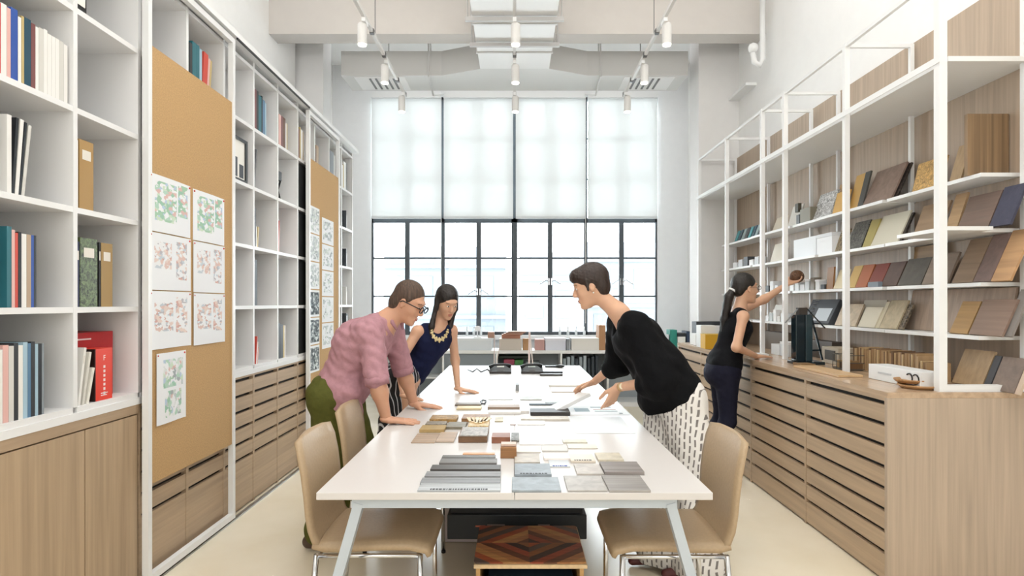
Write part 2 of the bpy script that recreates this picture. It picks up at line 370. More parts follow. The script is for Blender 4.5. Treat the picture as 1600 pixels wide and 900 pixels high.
t = thing('sliding_track', 'white metal track along the top edge of the left bookcase', 'track', (PX, 4.4, 3.10))
obj('track_profile', MB().box(XF+.002, PX+.03, 1.6, 6.83, 3.115, 3.15), STEELW, t)
obj('track_groove', MB().box(PX+.02, PX+.031, 3.84, 5.2, 3.103, 3.1145), BLACKP, t)
t = thing('floor_track', 'slim metal floor track below the sliding cork boards', 'track', (PX, 4.4, 0))
obj('track_profile', MB().box(PX-.014, PX+.014, 2.6, 6.83, .0005, .010), mat('#8e8d88', 'metal', .3, 1), t)

def drawing_mat(seed, cols, box, thr=.5, sc=9):
    m = bpy.data.materials.new('drawing_print'); m.use_nodes = True; nt = m.node_tree; N = nt.nodes; L = nt.links; b = N['Principled BSDF']; b.inputs['Roughness'].default_value = .8
    tc = N.new('ShaderNodeTexCoord'); sx = N.new('ShaderNodeSeparateXYZ'); L.new(tc.outputs['Generated'], sx.inputs[0])
    def math_(op, a, b2=None):
        n = N.new('ShaderNodeMath'); n.operation = op
        for i, v in enumerate((a, b2)):
            if v is None: continue
            if isinstance(v, (int, float)): n.inputs[i].default_value = v
            else: L.new(v, n.inputs[i])
        return n.outputs[0]
    mask = None
    for (u0, u1, v0, v1) in box:
        a = math_('MULTIPLY', math_('GREATER_THAN', sx.outputs[1], u0), math_('LESS_THAN', sx.outputs[1], u1))
        c = math_('MULTIPLY', math_('GREATER_THAN', sx.outputs[2], v0), math_('LESS_THAN', sx.outputs[2], v1))
        q = math_('MULTIPLY', a, c); mask = q if mask is None else math_('MAXIMUM', mask, q)
    mp = N.new('ShaderNodeMapping'); mp.inputs['Location'].default_value = (seed, seed*1.7, seed*.3); mp.inputs['Scale'].default_value = (0, sc, sc*1.3); L.new(tc.outputs['Generated'], mp.inputs[0])
    vo = N.new('ShaderNodeTexVoronoi'); vo.inputs['Scale'].default_value = 1; vo.distance = 'MANHATTAN'; L.new(mp.outputs[0], vo.inputs['Vector'])
    sv = N.new('ShaderNodeSeparateColor'); L.new(vo.outputs['Color'], sv.inputs[0])
    rp = N.new('ShaderNodeValToRGB'); rp.color_ramp.interpolation = 'CONSTANT'
    els = rp.color_ramp.elements; n = len(cols)
    while len(els) < n: els.new(.5)
    for i, c in enumerate(cols): els[i].position = i/n; els[i].color = lin(c)
    L.new(sv.outputs[0], rp.inputs[0])
    no = N.new('ShaderNodeTexNoise'); no.inputs['Scale'].default_value = .45; no.inputs['Detail'].default_value = 4; L.new(mp.outputs[0], no.inputs['Vector'])
    on = math_('MULTIPLY', mask, math_('GREATER_THAN', no.outputs[0], thr))
    mx = N.new('ShaderNodeMix'); mx.data_type = 'RGBA'; L.new(on, mx.inputs[0]); mx.inputs[6].default_value = lin('#f1f4f7'); L.new(rp.outputs[0], mx.inputs[7]); L.new(mx.outputs[2], b.inputs['Base Color'])
    return m
def pale(L_, k=.5): return ['#%02x%02x%02x' % tuple(int(int(c[i:i+2], 16)*(1-k)+240*k) for i in (1, 3, 5)) for c in L_]
green = ['#9fcdb4', '#f1f4f7', '#7fb79a', '#a9c5dc', '#c3dcc0', '#f1f4f7', '#d9a9a0', '#8bbf9a']
site = ['#d9b0a4', '#f1f4f7', '#a7a4ad', '#f1f4f7', '#c98a7c', '#b6c6d2', '#e3c9bd', '#f1f4f7']
grey = ['#b8c3c6', '#f1f4f7', '#dfe6e6', '#8f9ba0', '#c8d6cf', '#f1f4f7']
green = pale(green, .3); site = pale(site, .35); grey = pale(grey, .25)
PM = [drawing_mat(1, green, [(.12, .62, .2, .9), (.66, .92, .35, .95)], .38, 12), drawing_mat(5, site, [(.1, .5, .38, .85), (.62, .9, .2, .9)], .42, 14), drawing_mat(9, site, [(.1, .55, .3, .8), (.62, .9, .25, .9)], .42, 14)]
def ypx(px, X): return F*X/(px-CX)
def sheet(px0, px1, z0, z1, m, label, grp, X=PX+.0085, pins=True, curl=.0):
    y0, y1 = ypx(px0, X), ypx(px1, X); n = 8; mb = MB(); vs = []
    for i in range(n+1):
        u = i/n; dx = .0012+curl*abs(math.sin(u*3+z0*9))*.012
        for z in (z0, z1): vs.append((X+dx, y0+(y1-y0)*u, z))
    for i in range(n+1):
        u = i/n; dx = .0004+curl*abs(math.sin(u*3+z0*9))*.012
        for z in (z0, z1): vs.append((X+dx, y0+(y1-y0)*u, z))
    fs = []; q = 2*(n+1)
    for i in range(n): a = 2*i; fs += [(a, a+2, a+3, a+1), (q+a, q+a+1, q+a+3, q+a+2), (a, q+a, q+a+2, a+2), (a+1, a+3, q+a+3, q+a+1)]
    fs += [(0, 1, q+1, q), (2*n, q+2*n, q+2*n+1, 2*n+1)]
    mb.add(vs, fs)
    o = obj('drawing_sheet', mb, m); tag(o, label, 'drawing', grp); c = Vector((X, (y0+y1)/2, z0)); o.data.transform(Matrix.Translation(-c)); o.location = c
    if pins:
        pb = MB()
        pb.ball((X+.004, y0+.012, z1-.012), .0055, n=8, m=5).ball((X+.004, y1-.012, z1-.012), .0055, n=8, m=5)
        obj('push_pin', pb, mat('#c8463f', 'plain', .3), o)
    return o
rows = ['top', 'middle', 'bottom']
for j, (z0, z1) in enumerate(((1.762, 2.05), (1.468, 1.756), (1.168, 1.462))):
    w_ = ['green coloured site plan', 'pale grey and red plan', 'pink and grey plan'][j]
    sheet(232, 297, z0, z1, PM[j], '%s, %s of the left column on the near cork board' % (w_, rows[j]), 'plan sheets on the near cork board', curl=.5)
    sheet(301, 350, z0-.005, z1-.005, PM[j], '%s, %s of the right column on the near cork board' % (w_, rows[j]), 'plan sheets on the near cork board', curl=.5)
sheet(243, 289, .78, 1.145, drawing_mat(3, green+grey, [(.2, .9, .5, .9), (.25, .85, .08, .45)], .4, 11), 'white sheet with two small views pinned below the plan columns', None, curl=.6)
for j in range(6):
    z1 = 2.27-.25*j; sheet(484, 499, z1-.24, z1, drawing_mat(20+j, grey if j < 3 else ['#6c757c', '#9aa5a8', '#dfe6e6', '#4c555b'], [(.05, .95, .08, .92)], .3, 8), '%s sheet from the top in the left column of the far cork board' % ['first', 'second', 'third', 'fourth', 'fifth', 'sixth'][j], 'sheets on the far cork board', pins=False)
for j in range(5):
    z1 = 2.21-.25*j; sheet(503, 521, z1-.24, z1, drawing_mat(30+j, grey, [(.1, .9, .15, .9)], .45, 8), '%s sheet from the top in the right column of the far cork board' % ['first', 'second', 'third', 'fourth', 'fifth'][j], 'sheets on the far cork board', pins=False)

# books and files in the cubbies
PAGE = mat('#f3f1ea', 'plain', .8)
def book(y, z, t, h, d, c, label, grp, lean=0, xfront=-1.868, name='book', cat='book', kind='plain'):
    cv = .0025; mb = MB()
    mb.box(-d, 0, 0, cv, 0, h).box(-d, 0, t-cv, t, 0, h).box(-cv, 0, cv, t-cv, 0, h)
    o = obj(name, mb, mat(c, kind, .45)); o.location = (xfront, y, z); o.rotation_euler = (-lean if lean else 0, 0, 0)
    tag(o, label, cat, grp)
    pg = obj('pages', MB().box(-d+.004, -cv-.0005, cv+.0002, t-cv-.0002, .004, h-.004), PAGE); pg.parent = o; pg.location = (0, 0, 0)
    return o
CN = {'#f0eeea': 'white', '#d8d6d0': 'pale grey', '#2f55a8': 'royal blue', '#1f4a5e': 'dark teal', '#7c4a4a': 'maroon', '#b9a188': 'tan', '#cf4a3a': 'red', '#22262c': 'black', '#8c949b': 'grey', '#c9b27a': 'mustard', '#5a7fa0': 'steel blue', '#a8c4d4': 'light blue', '#e7b8b0': 'pale pink', '#c8d29a': 'lime', '#b08a4a': 'kraft brown', '#2b6e7a': 'teal', '#6b4a38': 'brown', '#33363a': 'charcoal'}
def shelf_row(k, r_, items, place_, y0=None, xfront=-1.868, lean=0):
    y = (ycol(k)+.02) if y0 is None else y0; z = LV[r_]+TH/2+.0005
    for i, it in enumerate(items):
        t, h, c = it[:3]; ln = it[3] if len(it) > 3 else lean
        a = math.radians(ln); d = min(.22, h*.75)
        off = h*math.sin(a) if ln < 0 else 0    # negative lean: top towards the viewer
        lab_ = '%s book, %s from the left %s' % (CN.get(c, 'grey'), ORD[min(i, 15)], place_)
        zz = z+(t*math.sin(abs(a)) if ln > 0 else 0)
        book(y-off*0, zz, t, h, d, c, lab_, 'books '+place_, a, xfront)
        y += t/math.cos(a)+.0015
W_, G_, RB, DT, MR, TN, RD, BK, GR, MU, SB, LB, PK, LM, KB, TL, BR, CH = CN.keys()
shelf_row(1, 3, [(.022, .27, W_), (.02, .26, RD), (.024, .265, W_), (.016, .26, PK), (.03, .27, RB), (.014, .25, W_), (.012, .26, MU), (.03, .262, DT), (.02, .255, MR), (.015, .25, W_), (.022, .255, G_), (.018, .26, W_), (.02, .25, W_), (.018, .25, W_), (.02, .25, W_), (.022, .25, G_), (.02, .245, W_)], 'in the upper near left cubby', y0=2.12)
shelf_row(1, 2, [(.02, .29, W_), (.012, .29, BK, 4), (.016, .29, W_, 5), (.01, .285, BK, 6), (.014, .28, G_, 7)], 'in the eye-level near left cubby', y0=2.19)
shelf_row(1, 1, [(.02, .30, TL), (.014, .29, PK), (.012, .28, RD), (.014, .285, BK), (.022, .28, W_), (.02, .28, TN), (.012, .28, RB), (.01, .28, CH)], 'in the cubby above the spiral books', y0=2.19)
shelf_row(1, 0, [(.02, .26, LM), (.02, .27, W_), (.024, .285, PK), (.022, .28, G_), (.018, .29, CH), (.02, .28, W_), (.02, .29, LB), (.014, .285, SB), (.018, .29, CH), (.014, .28, LB), (.016, .28, BK), (.01, .28, GR)], 'in the lowest near left cubby', y0=2.13)
# second column
zf = lambda r_: LV[r_]+TH/2+.0005
def boxfile(y, r_, t, h, d, c, label, grp=None, x=-1.868, name='magazine_file', lean=0, cutaway=True, band='#e9e4da'):
    z = zf(r_); th = thing(name, label, 'file' if name == 'magazine_file' else 'box', (x, y, z), grp, local=True); th.rotation_euler = (math.radians(-lean), 0, 0)
    m = mat(c, 'plain', .6)
    obj('spine', MB().box(-.004, 0, 0, t, 0, h), m, th); obj('side_panel', MB().box(-d, -.004, 0, .004, 0, h), m, th); obj('side_panel', MB().box(-d, -.004, t-.004, t, 0, h), m, th)
    obj('base', MB().box(-d, -.004, .004, t-.004, 0, .004), m, th)
    if cutaway: obj('papers', MB().box(-d+.01, -.006, .006, t-.006, .004, h-.03), PAGE, th)
    obj('spine_label', MB().box(0, .0008, t*.2, t*.8, h*.72, h*.86), mat(band, 'plain', .6), th)
    return th
boxfile(2.535, 2, .012, .29, .2, '#efece6', 'thin white booklet beside the kraft file')
boxfile(2.555, 2, .085, .30, .2, '#b08d58', 'kraft magazine file with a torn top in the second column')
boxfile(2.535, 1, .02, .28, .2, '#2c3350', 'dark blue folder at the left of the photo-printed box')
o = boxfile(2.56, 1, .105, .30, .2, '#5d6b3a', 'green and black photo-printed box file', None, cutaway=False)
for k_, ch in enumerate(o.children):
    if ch.name.startswith('spine') and not ch.name.startswith('spine_label'): ch.data.materials[0] = mat('#4d5a38', 'pattern', .4)
boxfile(2.675, 1, .012, .29, .2, '#1c1c1e', 'thin black folder between printed box and kraft file')
boxfile(2.69, 1, .075, .29, .2, '#a68855', 'kraft magazine file beside the photo-printed box')
# red boxes with lettering
def text(body, size, m, parent, loc, rot, name='lettering'):
    cu = bpy.data.curves.new(name, 'FONT'); cu.body = body; cu.size = size; cu.extrude = .0004; cu.align_x = 'CENTER'; cu.resolution_u = 2
    tmp = bpy.data.objects.new(name, cu); COL.objects.link(tmp); bpy.context.view_layer.update()
    me = bpy.data.meshes.new_from_object(tmp.evaluated_get(bpy.context.evaluated_depsgraph_get())); bpy.data.objects.remove(tmp)
    me.materials.clear(); me.materials.append(m)
    o = bpy.data.objects.new(name, me); COL.objects.link(o); o.parent = parent; o.location = loc; o.rotation_euler = rot; return o
RX = (math.pi/2, 0, math.pi/2)
def red_box(x, y, t, h, c, label, txt):
    th = thing('slipcase_book', label, 'book', (x, y, zf(0)), None, local=True); D = .08 if txt else .2
    obj('cover', MB().box(-D, 0, 0, t, 0, h), mat(c, 'plain', .35), th, bevel=.002)
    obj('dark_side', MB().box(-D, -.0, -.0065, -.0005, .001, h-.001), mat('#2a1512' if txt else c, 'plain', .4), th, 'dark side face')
    if txt:
        text('F', .034, mat('#f7e9e6'), th, (.0006, t/2, h-.055), RX)
        for k in range(7): obj('lettering', MB().box(.0, .0008, t/2-.006, t/2+.006, h-.09-.02*k, h-.078-.02*k), mat('#f7e9e6'), th)
        obj('lettering', MB().box(.0, .0008, t*.3, t*.7, .03, .034).box(.0, .0008, t*.3, t*.65, .02, .024), mat('#f7e9e6'), th)
    return th
red_box(-1.868, 2.655, .11, .235, '#e8432f', 'bright red boxed book with white lettering in front', True)
rb = red_box(-1.950, 2.62, .27, .305, '#b8161f', 'tall dark red boxed book behind the bright red one', False)
for k in range(6): obj('lettering', MB().box(.0, .0008, .215, .232, .06+.03*k, .075+.03*k), mat('#f3dede'), rb)
obj('lettering', MB().box(.0, .0008, .03, .12, .272, .279), mat('#f3dede'), rb)
for k, (hh, ll) in enumerate(((.25, 9), (.23, 11), (.16, 14))):
    boxfile(2.545+.026*k, 0, .014, hh, .18, ['#f0eee8', '#dedbd2', '#efece2'][k], ['tall', 'middle', 'short'][k]+' white notebook leaning on the bright red book', lean=ll, cutaway=False)
t = thing('picture_frame', 'small black framed picture high in the second cubby column', 'picture frame', (-1.88, 2.55, zf(4)))
obj('frame', MB().box(-1.89, -1.87, 2.53, 2.60, zf(4), zf(4)+.30), BLACKP, t); obj('picture', MB().box(-1.87, -1.868, 2.54, 2.59, zf(4)+.03, zf(4)+.27), PAGE, t)
# upper books over the cork board
shelf_row(4, 4, [(.03, .25, CH), (.045, .27, TL), (.03, .27, TL), (.028, .26, LB), (.05, .26, RD, 5), (.02, .245, PK, 6), (.02, .24, MU, 6)], 'in the top cubby above the near cork board', y0=3.42)
# middle section
shelf_row(5, 3, [(.03, .22, RD), (.014, .2, W_)], 'in the cubby right of the near cork board', y0=3.86)
t = thing('picture_frame', 'black framed print standing in the cubby right of the near cork board', 'picture frame', (-1.88, 4.05, zf(3)))
fb = MB(); z0 = zf(3); fb.box(-1.885, -1.87, 3.93, 3.95, z0, z0+.30).box(-1.885, -1.87, 4.14, 4.17, z0, z0+.30).box(-1.885, -1.87, 3.95, 4.14, z0, z0+.02).box(-1.885, -1.87, 3.95, 4.14, z0+.28, z0+.30)
obj('frame', fb, BLACKP, t); obj('picture', MB().box(-1.883, -1.878, 3.95, 4.14, z0+.02, z0+.28), PAGE, t); obj('print', MB().box(-1.878, -1.876, 3.99, 4.03, z0+.03, z0+.16).box(-1.878, -1.876, 4.06, 4.12, z0+.03, z0+.12), mat('#474b52'), t)
shelf_row(5, 2, [(.012, .25, BK), (.02, .22, W_), (.012, .23, BK), (.02, .2, G_), (.012, .21, BK)], 'in the eye-level cubby beside the near cork board', y0=3.87)
t = thing('small_box', 'small dark red box with a white dot on a cubby shelf', 'box', (-1.895, 3.885, zf(1))); obj('body', MB().box(-1.92, -1.87, 3.86, 3.91, zf(1), zf(1)+.05), mat('#a02336'), t); obj('dot', MB().tube([(-1.8699, 3.885, zf(1)+.025), (-1.869, 3.885, zf(1)+.025)], .008, 10), PAGE, t)
shelf_row(5, 0, [(.012, .3, BK), (.01, .2, W_)], 'in the lowest cubby right of the near cork board', y0=3.86)
shelf_row(6, 4, [(.04, .29, MR), (.03, .29, CH), (.05, .27, TL), (.02, .28, BK), (.04, .26, SB), (.02, .25, LB)], 'in the top cubby with the dark art books', y0=4.27)
def board(name, label, x, y0, y1, z, h, t, c, cat='board', lean=0, kind='plain', grp=None):
    o = obj(name, MB().box(-t, 0, 0, y1-y0, 0, h), mat(c, kind, .5)); o.location = (x, y0, z); o.rotation_euler = (0, 0, 0)
    if lean: o.rotation_euler = (math.radians(-lean), 0, 0)
    return tag(o, label, cat, grp)
board('foam_board', 'dark leaning board in the second-row cubby', -1.87, 4.27, 4.285, zf(3)+.002, .29, .25, '#6e6f72', lean=9)
shelf_row(6, 2, [(.03, .28, CH), (.012, .15, W_), (.02, .15, MU, 8)], 'in the third-row cubby of the second column', y0=4.27)
board('binder', 'tall black binder standing alone in a cubby', -1.87, 4.27, 4.325, zf(1)+.0, .33, .25, '#23262c', cat='binder')
shelf_row(6, 0, [(.01, .2, RD, 8), (.012, .16, W_, 9), (.012, .12, PK, 12)], 'in the lowest cubby of the second column', y0=4.29)
shelf_row(7, 4, [(.04, .25, PK), (.04, .25, MR), (.05, .25, BR), (.02, .22, W_), (.02, .22, MU)], 'in the top cubby with brown books', y0=4.72)
t = thing('desk_object', 'black and white folded stand in a second-row cubby', 'stand', (-1.89, 4.75, zf(3))); obj('top_block', MB().box(-1.94, -1.87, 4.70, 4.78, zf(3)+.15, zf(3)+.22), BLACKP, t); obj('legs', MB().tube([(-1.89, 4.70, zf(3)), (-1.89, 4.80, zf(3)+.15)], .008).tube([(-1.89, 4.80, zf(3)), (-1.89, 4.70, zf(3)+.15)], .008), BLACKP, t)
shelf_row(7, 2, [(.012, .25, RD, 5), (.01, .2, PK, 4)], 'in the third-row cubby of the third column', y0=4.7)
shelf_row(7, 0, [(.05, .28, BK), (.05, .27, CH), (.03, .26, MU), (.02, .26, W_)], 'in the lowest cubby of the third column', y0=4.70)
shelf_row(8, 4, [(.04, .26, MR), (.03, .28, MU), (.04, .27, W_), (.03, .26, TN)], 'in the top cubby left of the far cork board', y0=5.13)
for r_ in range(4):
    o = obj('archive_box', MB().box(-2.22, -1.87, 5.125, 5.50, zf(r_), zf(r_)+.385), mat('#26282a'), bevel=.002); tag(rebase(o), 'black archive box filling the %s cubby left of the far cork board' % ['lowest', 'second', 'third', 'fourth'][r_], 'box', 'black archive boxes')
shelf_row(9, 4, [(.05, .2, BR), (.06, .24, TN)], 'in the top cubby above the far cork board, left', y0=5.56)
shelf_row(10, 4, [(.03, .3, CH), (.06, .3, GR), (.06, .3, GR), (.05, .28, G_)], 'in the top cubby above far cork board, right', y0=5.99)
shelf_row(11, 4, [(.05, .25, W_), (.03, .26, MU), (.08, .3, W_), (.03, .3, CH)], 'in the top cubby of the last column', y0=6.43)
for r_, nmr in ((3, 'fourth'), (2, 'third'), (1, 'second'), (0, 'lowest')):
    shelf_row(11, r_, [(.02, .2 if r_ != 0 else .33, [CH, G_, BK, CH][r_])]+([(.02, .3, W_), (.03, .32, BK)] if r_ == 0 else [(.015, .15, W_)]), 'in the %s cubby of the last column' % nmr, y0=6.6)

# ------------------------------------------------------------------ right: drawer bank, worktop, steel shelving
RF = 1.854
RS = [.909-.107*k for k in range(8)]
ys = [2.972, 3.798, 4.672, 5.30, 5.925, 6.735]
for i in range(5):
    t = drawer_cabinet(RF, 2.59, ys[i], ys[i+1], RS, 'oak flat-file drawer cabinet along the right wall, %s from the viewer' % ORD[i], 'oak flat-file cabinets', False, 1)
o = obj('end_panel', MB().box(RF-.006, 2.598, 2.95, 2.971, 0, .9295), OAKV); tag(rebase(o), 'broad oak end panel facing the viewer on the right', 'panel')
o = obj('worktop', MB().box(RF-.006, 2.598, 2.95, 6.74, .93, .958), mat('#c2a78b', 'woodh', .22)); tag(rebase(o), 'long oak worktop over the right drawer cabinets', 'worktop')
CT = .9585
PXX = 2.136; PB = 2.556
posts = [2.985, 3.835, 4.70, 5.13, 5.99, 6.88]
t = thing('steel_shelving', 'white thin steel shelf frame standing on the oak worktop', 'shelving', (2.34, 4.9, CT))
for i, yy in enumerate(posts):
    w2 = .02 if i == 0 else .016
    obj('post', MB().box(PXX-w2, PXX+w2, yy-w2, yy+w2, CT, 3.07), STEELW, t)
    obj('post', MB().box(PB-.012, PB+.012, yy-.012, yy+.012, CT, 3.07), STEELW, t)
    obj('cross_rail', MB().box(PXX+w2, PB-.012, yy-.011, yy+.011, 3.046, 3.068), STEELW, t)
obj('foot_rail', MB().box(PXX+.02, 2.597, 2.967, 3.003, CT, CT+.034), STEELW, t)
for i in range(5):
    obj('top_rail', MB().box(PXX-.011, PXX+.011, posts[i]+.016, posts[i+1]-.016, 3.046, 3.068), STEELW, t)
obj('deep_shelf', MB().box(PXX+.022, 2.596, 2.96, 6.93, 2.605, 2.630), STEELW, t)
obj('shelf_lip', MB().box(PXX-.024, PXX-.020, 2.96, 6.93, 2.600, 2.634), STEELW, t)
LZ = [2.070, 1.785, 1.508, 1.232]; SF = 2.39
for li, z in enumerate(LZ):
    for i in range(5):
        ya = 3.05 if i == 0 else posts[i]+.014; yb = posts[i+1]-.014 if i < 4 else 6.86
        obj('display_shelf', MB().box(SF-(.012*((i+li) % 2)), 2.596, ya, yb, z-.02, z), STEELW, t)
obj('display_shelf', MB().box(PXX+.022, 2.389, 2.97, 3.36, LZ[1]-.02, LZ[1]), STEELW, t)
def ledge(px): return F*2.43/(px-CX)
def lean_board(lv, pl, pr, h, c, label, kind='plain', tilt=20, thick=.012, X=2.435, z=None, name='sample_board', edge=None, grp='material boards on the right shelves'):
    y1 = F*X/(pl-CX); y0 = F*X/(pr-CX); zz = (LZ[lv] if z is None else z)+.0008
    a = math.radians(tilt)
    o = obj(name, MB().box(0, thick, 0, y1-y0, 0, h), mat(c, kind, .5)); o.location = (X, y0, zz+thick*math.sin(a)*1.0); o.rotation_euler = (0, a, 0)
    tag(o, label, 'sample board', grp)
    if edge: e = obj('edge_band', MB().box(.001, thick+.001, -.004, 0, 0, h), mat(edge), o); e.location = (0, 0, 0)
    return o
LBs = [
 (0, 1482, 1500, .22, '#b49a78', 'light oak chip left of the striped walnut board', 'woodv', 16, 2.45),
 (0, 1424, 1468, .19, '#c9a263', 'golden cork sheet on the top display shelf', 'burl', 14, 2.45),
 (0, 1347, 1392, .26, '#8d786c', 'large mottled taupe slab leaning on the top display shelf', 'stone', 24, 2.42),
 (0, 1339, 1347, .26, '#4c4c48', 'dark grey board beside the mottled taupe slab', 'plain', 14, 2.42),
 (0, 1325, 1339, .27, '#caa25c', 'brown paper sample behind the front post', 'plain', 14, 2.45),
 (0, 1300, 1320, .17, '#dcb063', 'yellow envelope sample on the top display shelf', 'plain', 14, 2.42),
 (0, 1302, 1313, .26, '#caa06a', 'tall narrow pine strip behind the yellow envelope', 'woodv', 12, 2.50),
 (0, 1268, 1296, .22, '#c9c8c4', 'grey and white patterned card on the top display shelf', 'pattern', 20, 2.42),
 (0, 1230, 1246, .20, '#e6e2da', 'white card leaning left of the grey box', 'plain', 16, 2.45),
 (0, 1206, 1222, .14, '#d9cdb8', 'cream card pair in the far bay of the top shelf', 'plain', 22, 2.43),
 (1, 1545, 1578, .22, '#4f5060', 'dark navy fabric board at the right of the second shelf', 'cloth', 22, 2.43),
 (1, 1493, 1543, .21, '#79655a', 'purple brown timber board on the second shelf', 'woodh', 22, 2.43),
 (1, 1474, 1492, .24, '#b0916b', 'honey oak board behind the front post on the second shelf', 'woodh', 18, 2.44),
 (1, 1424, 1466, .22, '#9c8266', 'mid brown timber board on the second shelf', 'woodh', 20, 2.44),
 (1, 1360, 1402, .22, '#d7d2c0', 'cream board with a pale border on the second shelf', 'plain', 24, 2.42),
 (1, 1347, 1360, .20, '#a89b5c', 'olive yellow board on the second shelf', 'plain', 20, 2.42),
 (1, 1322, 1345, .21, '#4a4842', 'black and white speckled board on the second shelf', 'pattern', 20, 2.42),
 (1, 1304, 1318, .17, '#7a6d56', 'dark speckled chip right of the white box', 'pattern', 18, 2.42),
 (1, 1203, 1224, .18, '#e9e3d4', 'cream card in the far bay of the second shelf', 'plain', 16, 2.44),
 (2, 1548, 1578, .28, '#c39b72', 'light orange timber board at the right of the third shelf', 'woodh', 24, 2.42),
 (2, 1520, 1547, .27, '#7d6862', 'mauve brown board beside the orange timber board', 'stone', 24, 2.42),
 (2, 1487, 1519, .26, '#957d66', 'rough taupe timber board on the third shelf', 'woodh', 24, 2.42),
 (2, 1440, 1480, .19, '#837365', 'grey brown board behind the front post on the third shelf', 'woodh', 22, 2.42),
 (2, 1418, 1470, .25, '#b1926b', 'wide yellow oak board at the back of the third shelf', 'woodh', 6, 2.545),
 (2, 1402, 1438, .18, '#57524a', 'dark green grey stone board on the third shelf', 'stone', 24, 2.42),
 (2, 1376, 1400, .17, '#5d4a42', 'dark brown board on the third shelf', 'stone', 24, 2.42),
 (2, 1354, 1375, .17, '#7a3324', 'dark red board on the third shelf', 'plain', 24, 2.42),
 (2, 1336, 1353, .17, '#a5603a', 'rust orange board on the third shelf', 'plain', 22, 2.42),
 (2, 1322, 1335, .17, '#c7a765', 'yellow board on the third shelf', 'plain', 22, 2.42),
 (2, 1302, 1318, .15, '#dccfae', 'cream board in the second bay of the third shelf', 'plain', 20, 2.42),
 (2, 1291, 1301, .17, '#8a5e2c', 'brown amber box board in the second bay of the third shelf', 'plain', 4, 2.42),
 (3, 1513, 1565, .20, '#8d7668', 'taupe timber board with a slatted edge on the fourth shelf', 'woodh', 24, 2.41),
 (3, 1483, 1511, .19, '#a98757', 'golden brown board on the fourth shelf', 'woodh', 24, 2.41),
 (3, 1416, 1576, .25, '#b5a190', 'very wide pale oak board at the back of the fourth shelf', 'woodv', 9, 2.52),
 (3, 1374, 1400, .20, '#b7a98d', 'speckled beige board on the fourth shelf', 'stone', 24, 2.42),
 (3, 1368, 1373, .19, '#cfc6ae', 'narrow cream board on the fourth shelf', 'plain', 24, 2.42),
 (3, 1340, 1366, .15, '#d3ccb8', 'pale cream tile in front on the fourth shelf', 'plain', 24, 2.41),
 (3, 1345, 1380, .19, '#c8bda6', 'wide cream tile at the back of the fourth shelf', 'plain', 8, 2.53),
 (3, 1304, 1336, .17, '#c3b298', 'beige tile left of the second post on the fourth shelf', 'stone', 22, 2.42),
 (3, 1203, 1220, .16, '#d8d4cc', 'pale grey tile in the far bay of the fourth shelf', 'plain', 20, 2.42),
]
for lv, pl, pr, h, c, lb, kd, ti, X in LBs: lean_board(lv, pl, pr, h, c, lb, kd, ti, X=X)
o = obj('sample_board', MB().box(2.375, 2.592, 3.12, 3.145, LZ[0]+.0006, LZ[0]+.325), mat('#8f7558', 'stripe', .5), bevel=.002); tag(rebase(o), 'tall striped walnut board standing upright at the near end of the top display shelf', 'sample board', 'material boards on the right shelves')
lean_board(0, 1392, 1400, .25, '#2a2522', 'black backing sheet behind the mottled taupe slab', 'pattern', 24, X=2.44)
lean_board(1, 1403, 1408, .20, '#2d2723', 'black ridged strip at the right of the bordered cream board', 'pattern', 24, X=2.43)
lean_board(3, 1401, 1410, .17, '#5b5143', 'dark ridged strip beside the speckled beige board', 'pattern', 24, X=2.43)
lean_board(3, 1566, 1580, .25, '#8f8a86', 'grey board at the right end of the fourth shelf', 'plain', 22, X=2.43)
# on the worktop at the near end
for a in ((1487, 1533, .20, '#b39a7a', 'pale oak board leaning on the worktop behind the front post', 'woodv'), (1535, 1545, .18, '#4d4e52', 'dark slate board between two boards on the worktop', 'plain'), (1547, 1584, .18, '#84746a', 'grey brown board leaning on the worktop', 'stone')):
    lean_board(0, a[0], a[1], a[2], a[3], a[4], a[5], 22, z=CT, X=2.42)
lean_board(0, 1585, 1592, .18, '#cdb9a5', 'light strip at the right end of the worktop boards', 'plain', 22, z=CT, X=2.41)
def boxy(name, label, cat, x0, x1, y0, y1, z0, z1, c, kind='plain', bevel=.002, grp=None, rz=0):
    o = obj(name, MB().box(x0, x1, y0, y1, z0, z1), mat(c, kind, .5), bevel=bevel); rebase(o); o.rotation_euler = (0, 0, rz); return tag(o, label, cat, grp)
def sh(pl, pr, X): return F*X/(pr-CX), F*X/(pl-CX)      # near, far Y
def shelfbox(lv, pl, pr, h, X, d, c, label, name='box', cat='box', z=None, lid=None, kind='plain'):
    y0, y1 = sh(pl, pr, X); z0 = (LZ[lv] if z is None else z)+.0006
    t = thing(name, label, cat, (X+d/2, (y0+y1)/2, z0))
    obj('body', MB().box(X, X+d, y0, y1, z0, z0+h*(.82 if lid else 1)), mat(c, kind, .5), t, bevel=.002)
    if lid: obj('lid', MB().box(X-.003, X+d+.003, y0-.003, y1+.003, z0+h*.82, z0+h), mat(lid), t, bevel=.002)
    return t
shelfbox(0, 1250, 1266, .115, 2.40, .10, '#85806f', 'olive grey box with a dark block on it on the top display shelf')
boxy('small_block', 'small dark block on the olive grey box', 'block', 2.43, 2.46, 5.10, 5.16, LZ[0]+.116, LZ[0]+.19, '#4f4a3e')
shelfbox(0, 1244, 1249, .08, 2.40, .06, '#4e4f50', 'dark grey tin left of the olive grey box')
shelfbox(1, 1240, 1275, .155, 2.40, .16, '#edf1f5', 'left white storage box on the second shelf')
shelfbox(1, 1276, 1300, .155, 2.40, .16, '#f0f3f6', 'right white storage box on the second shelf', lid='#e6eaee')
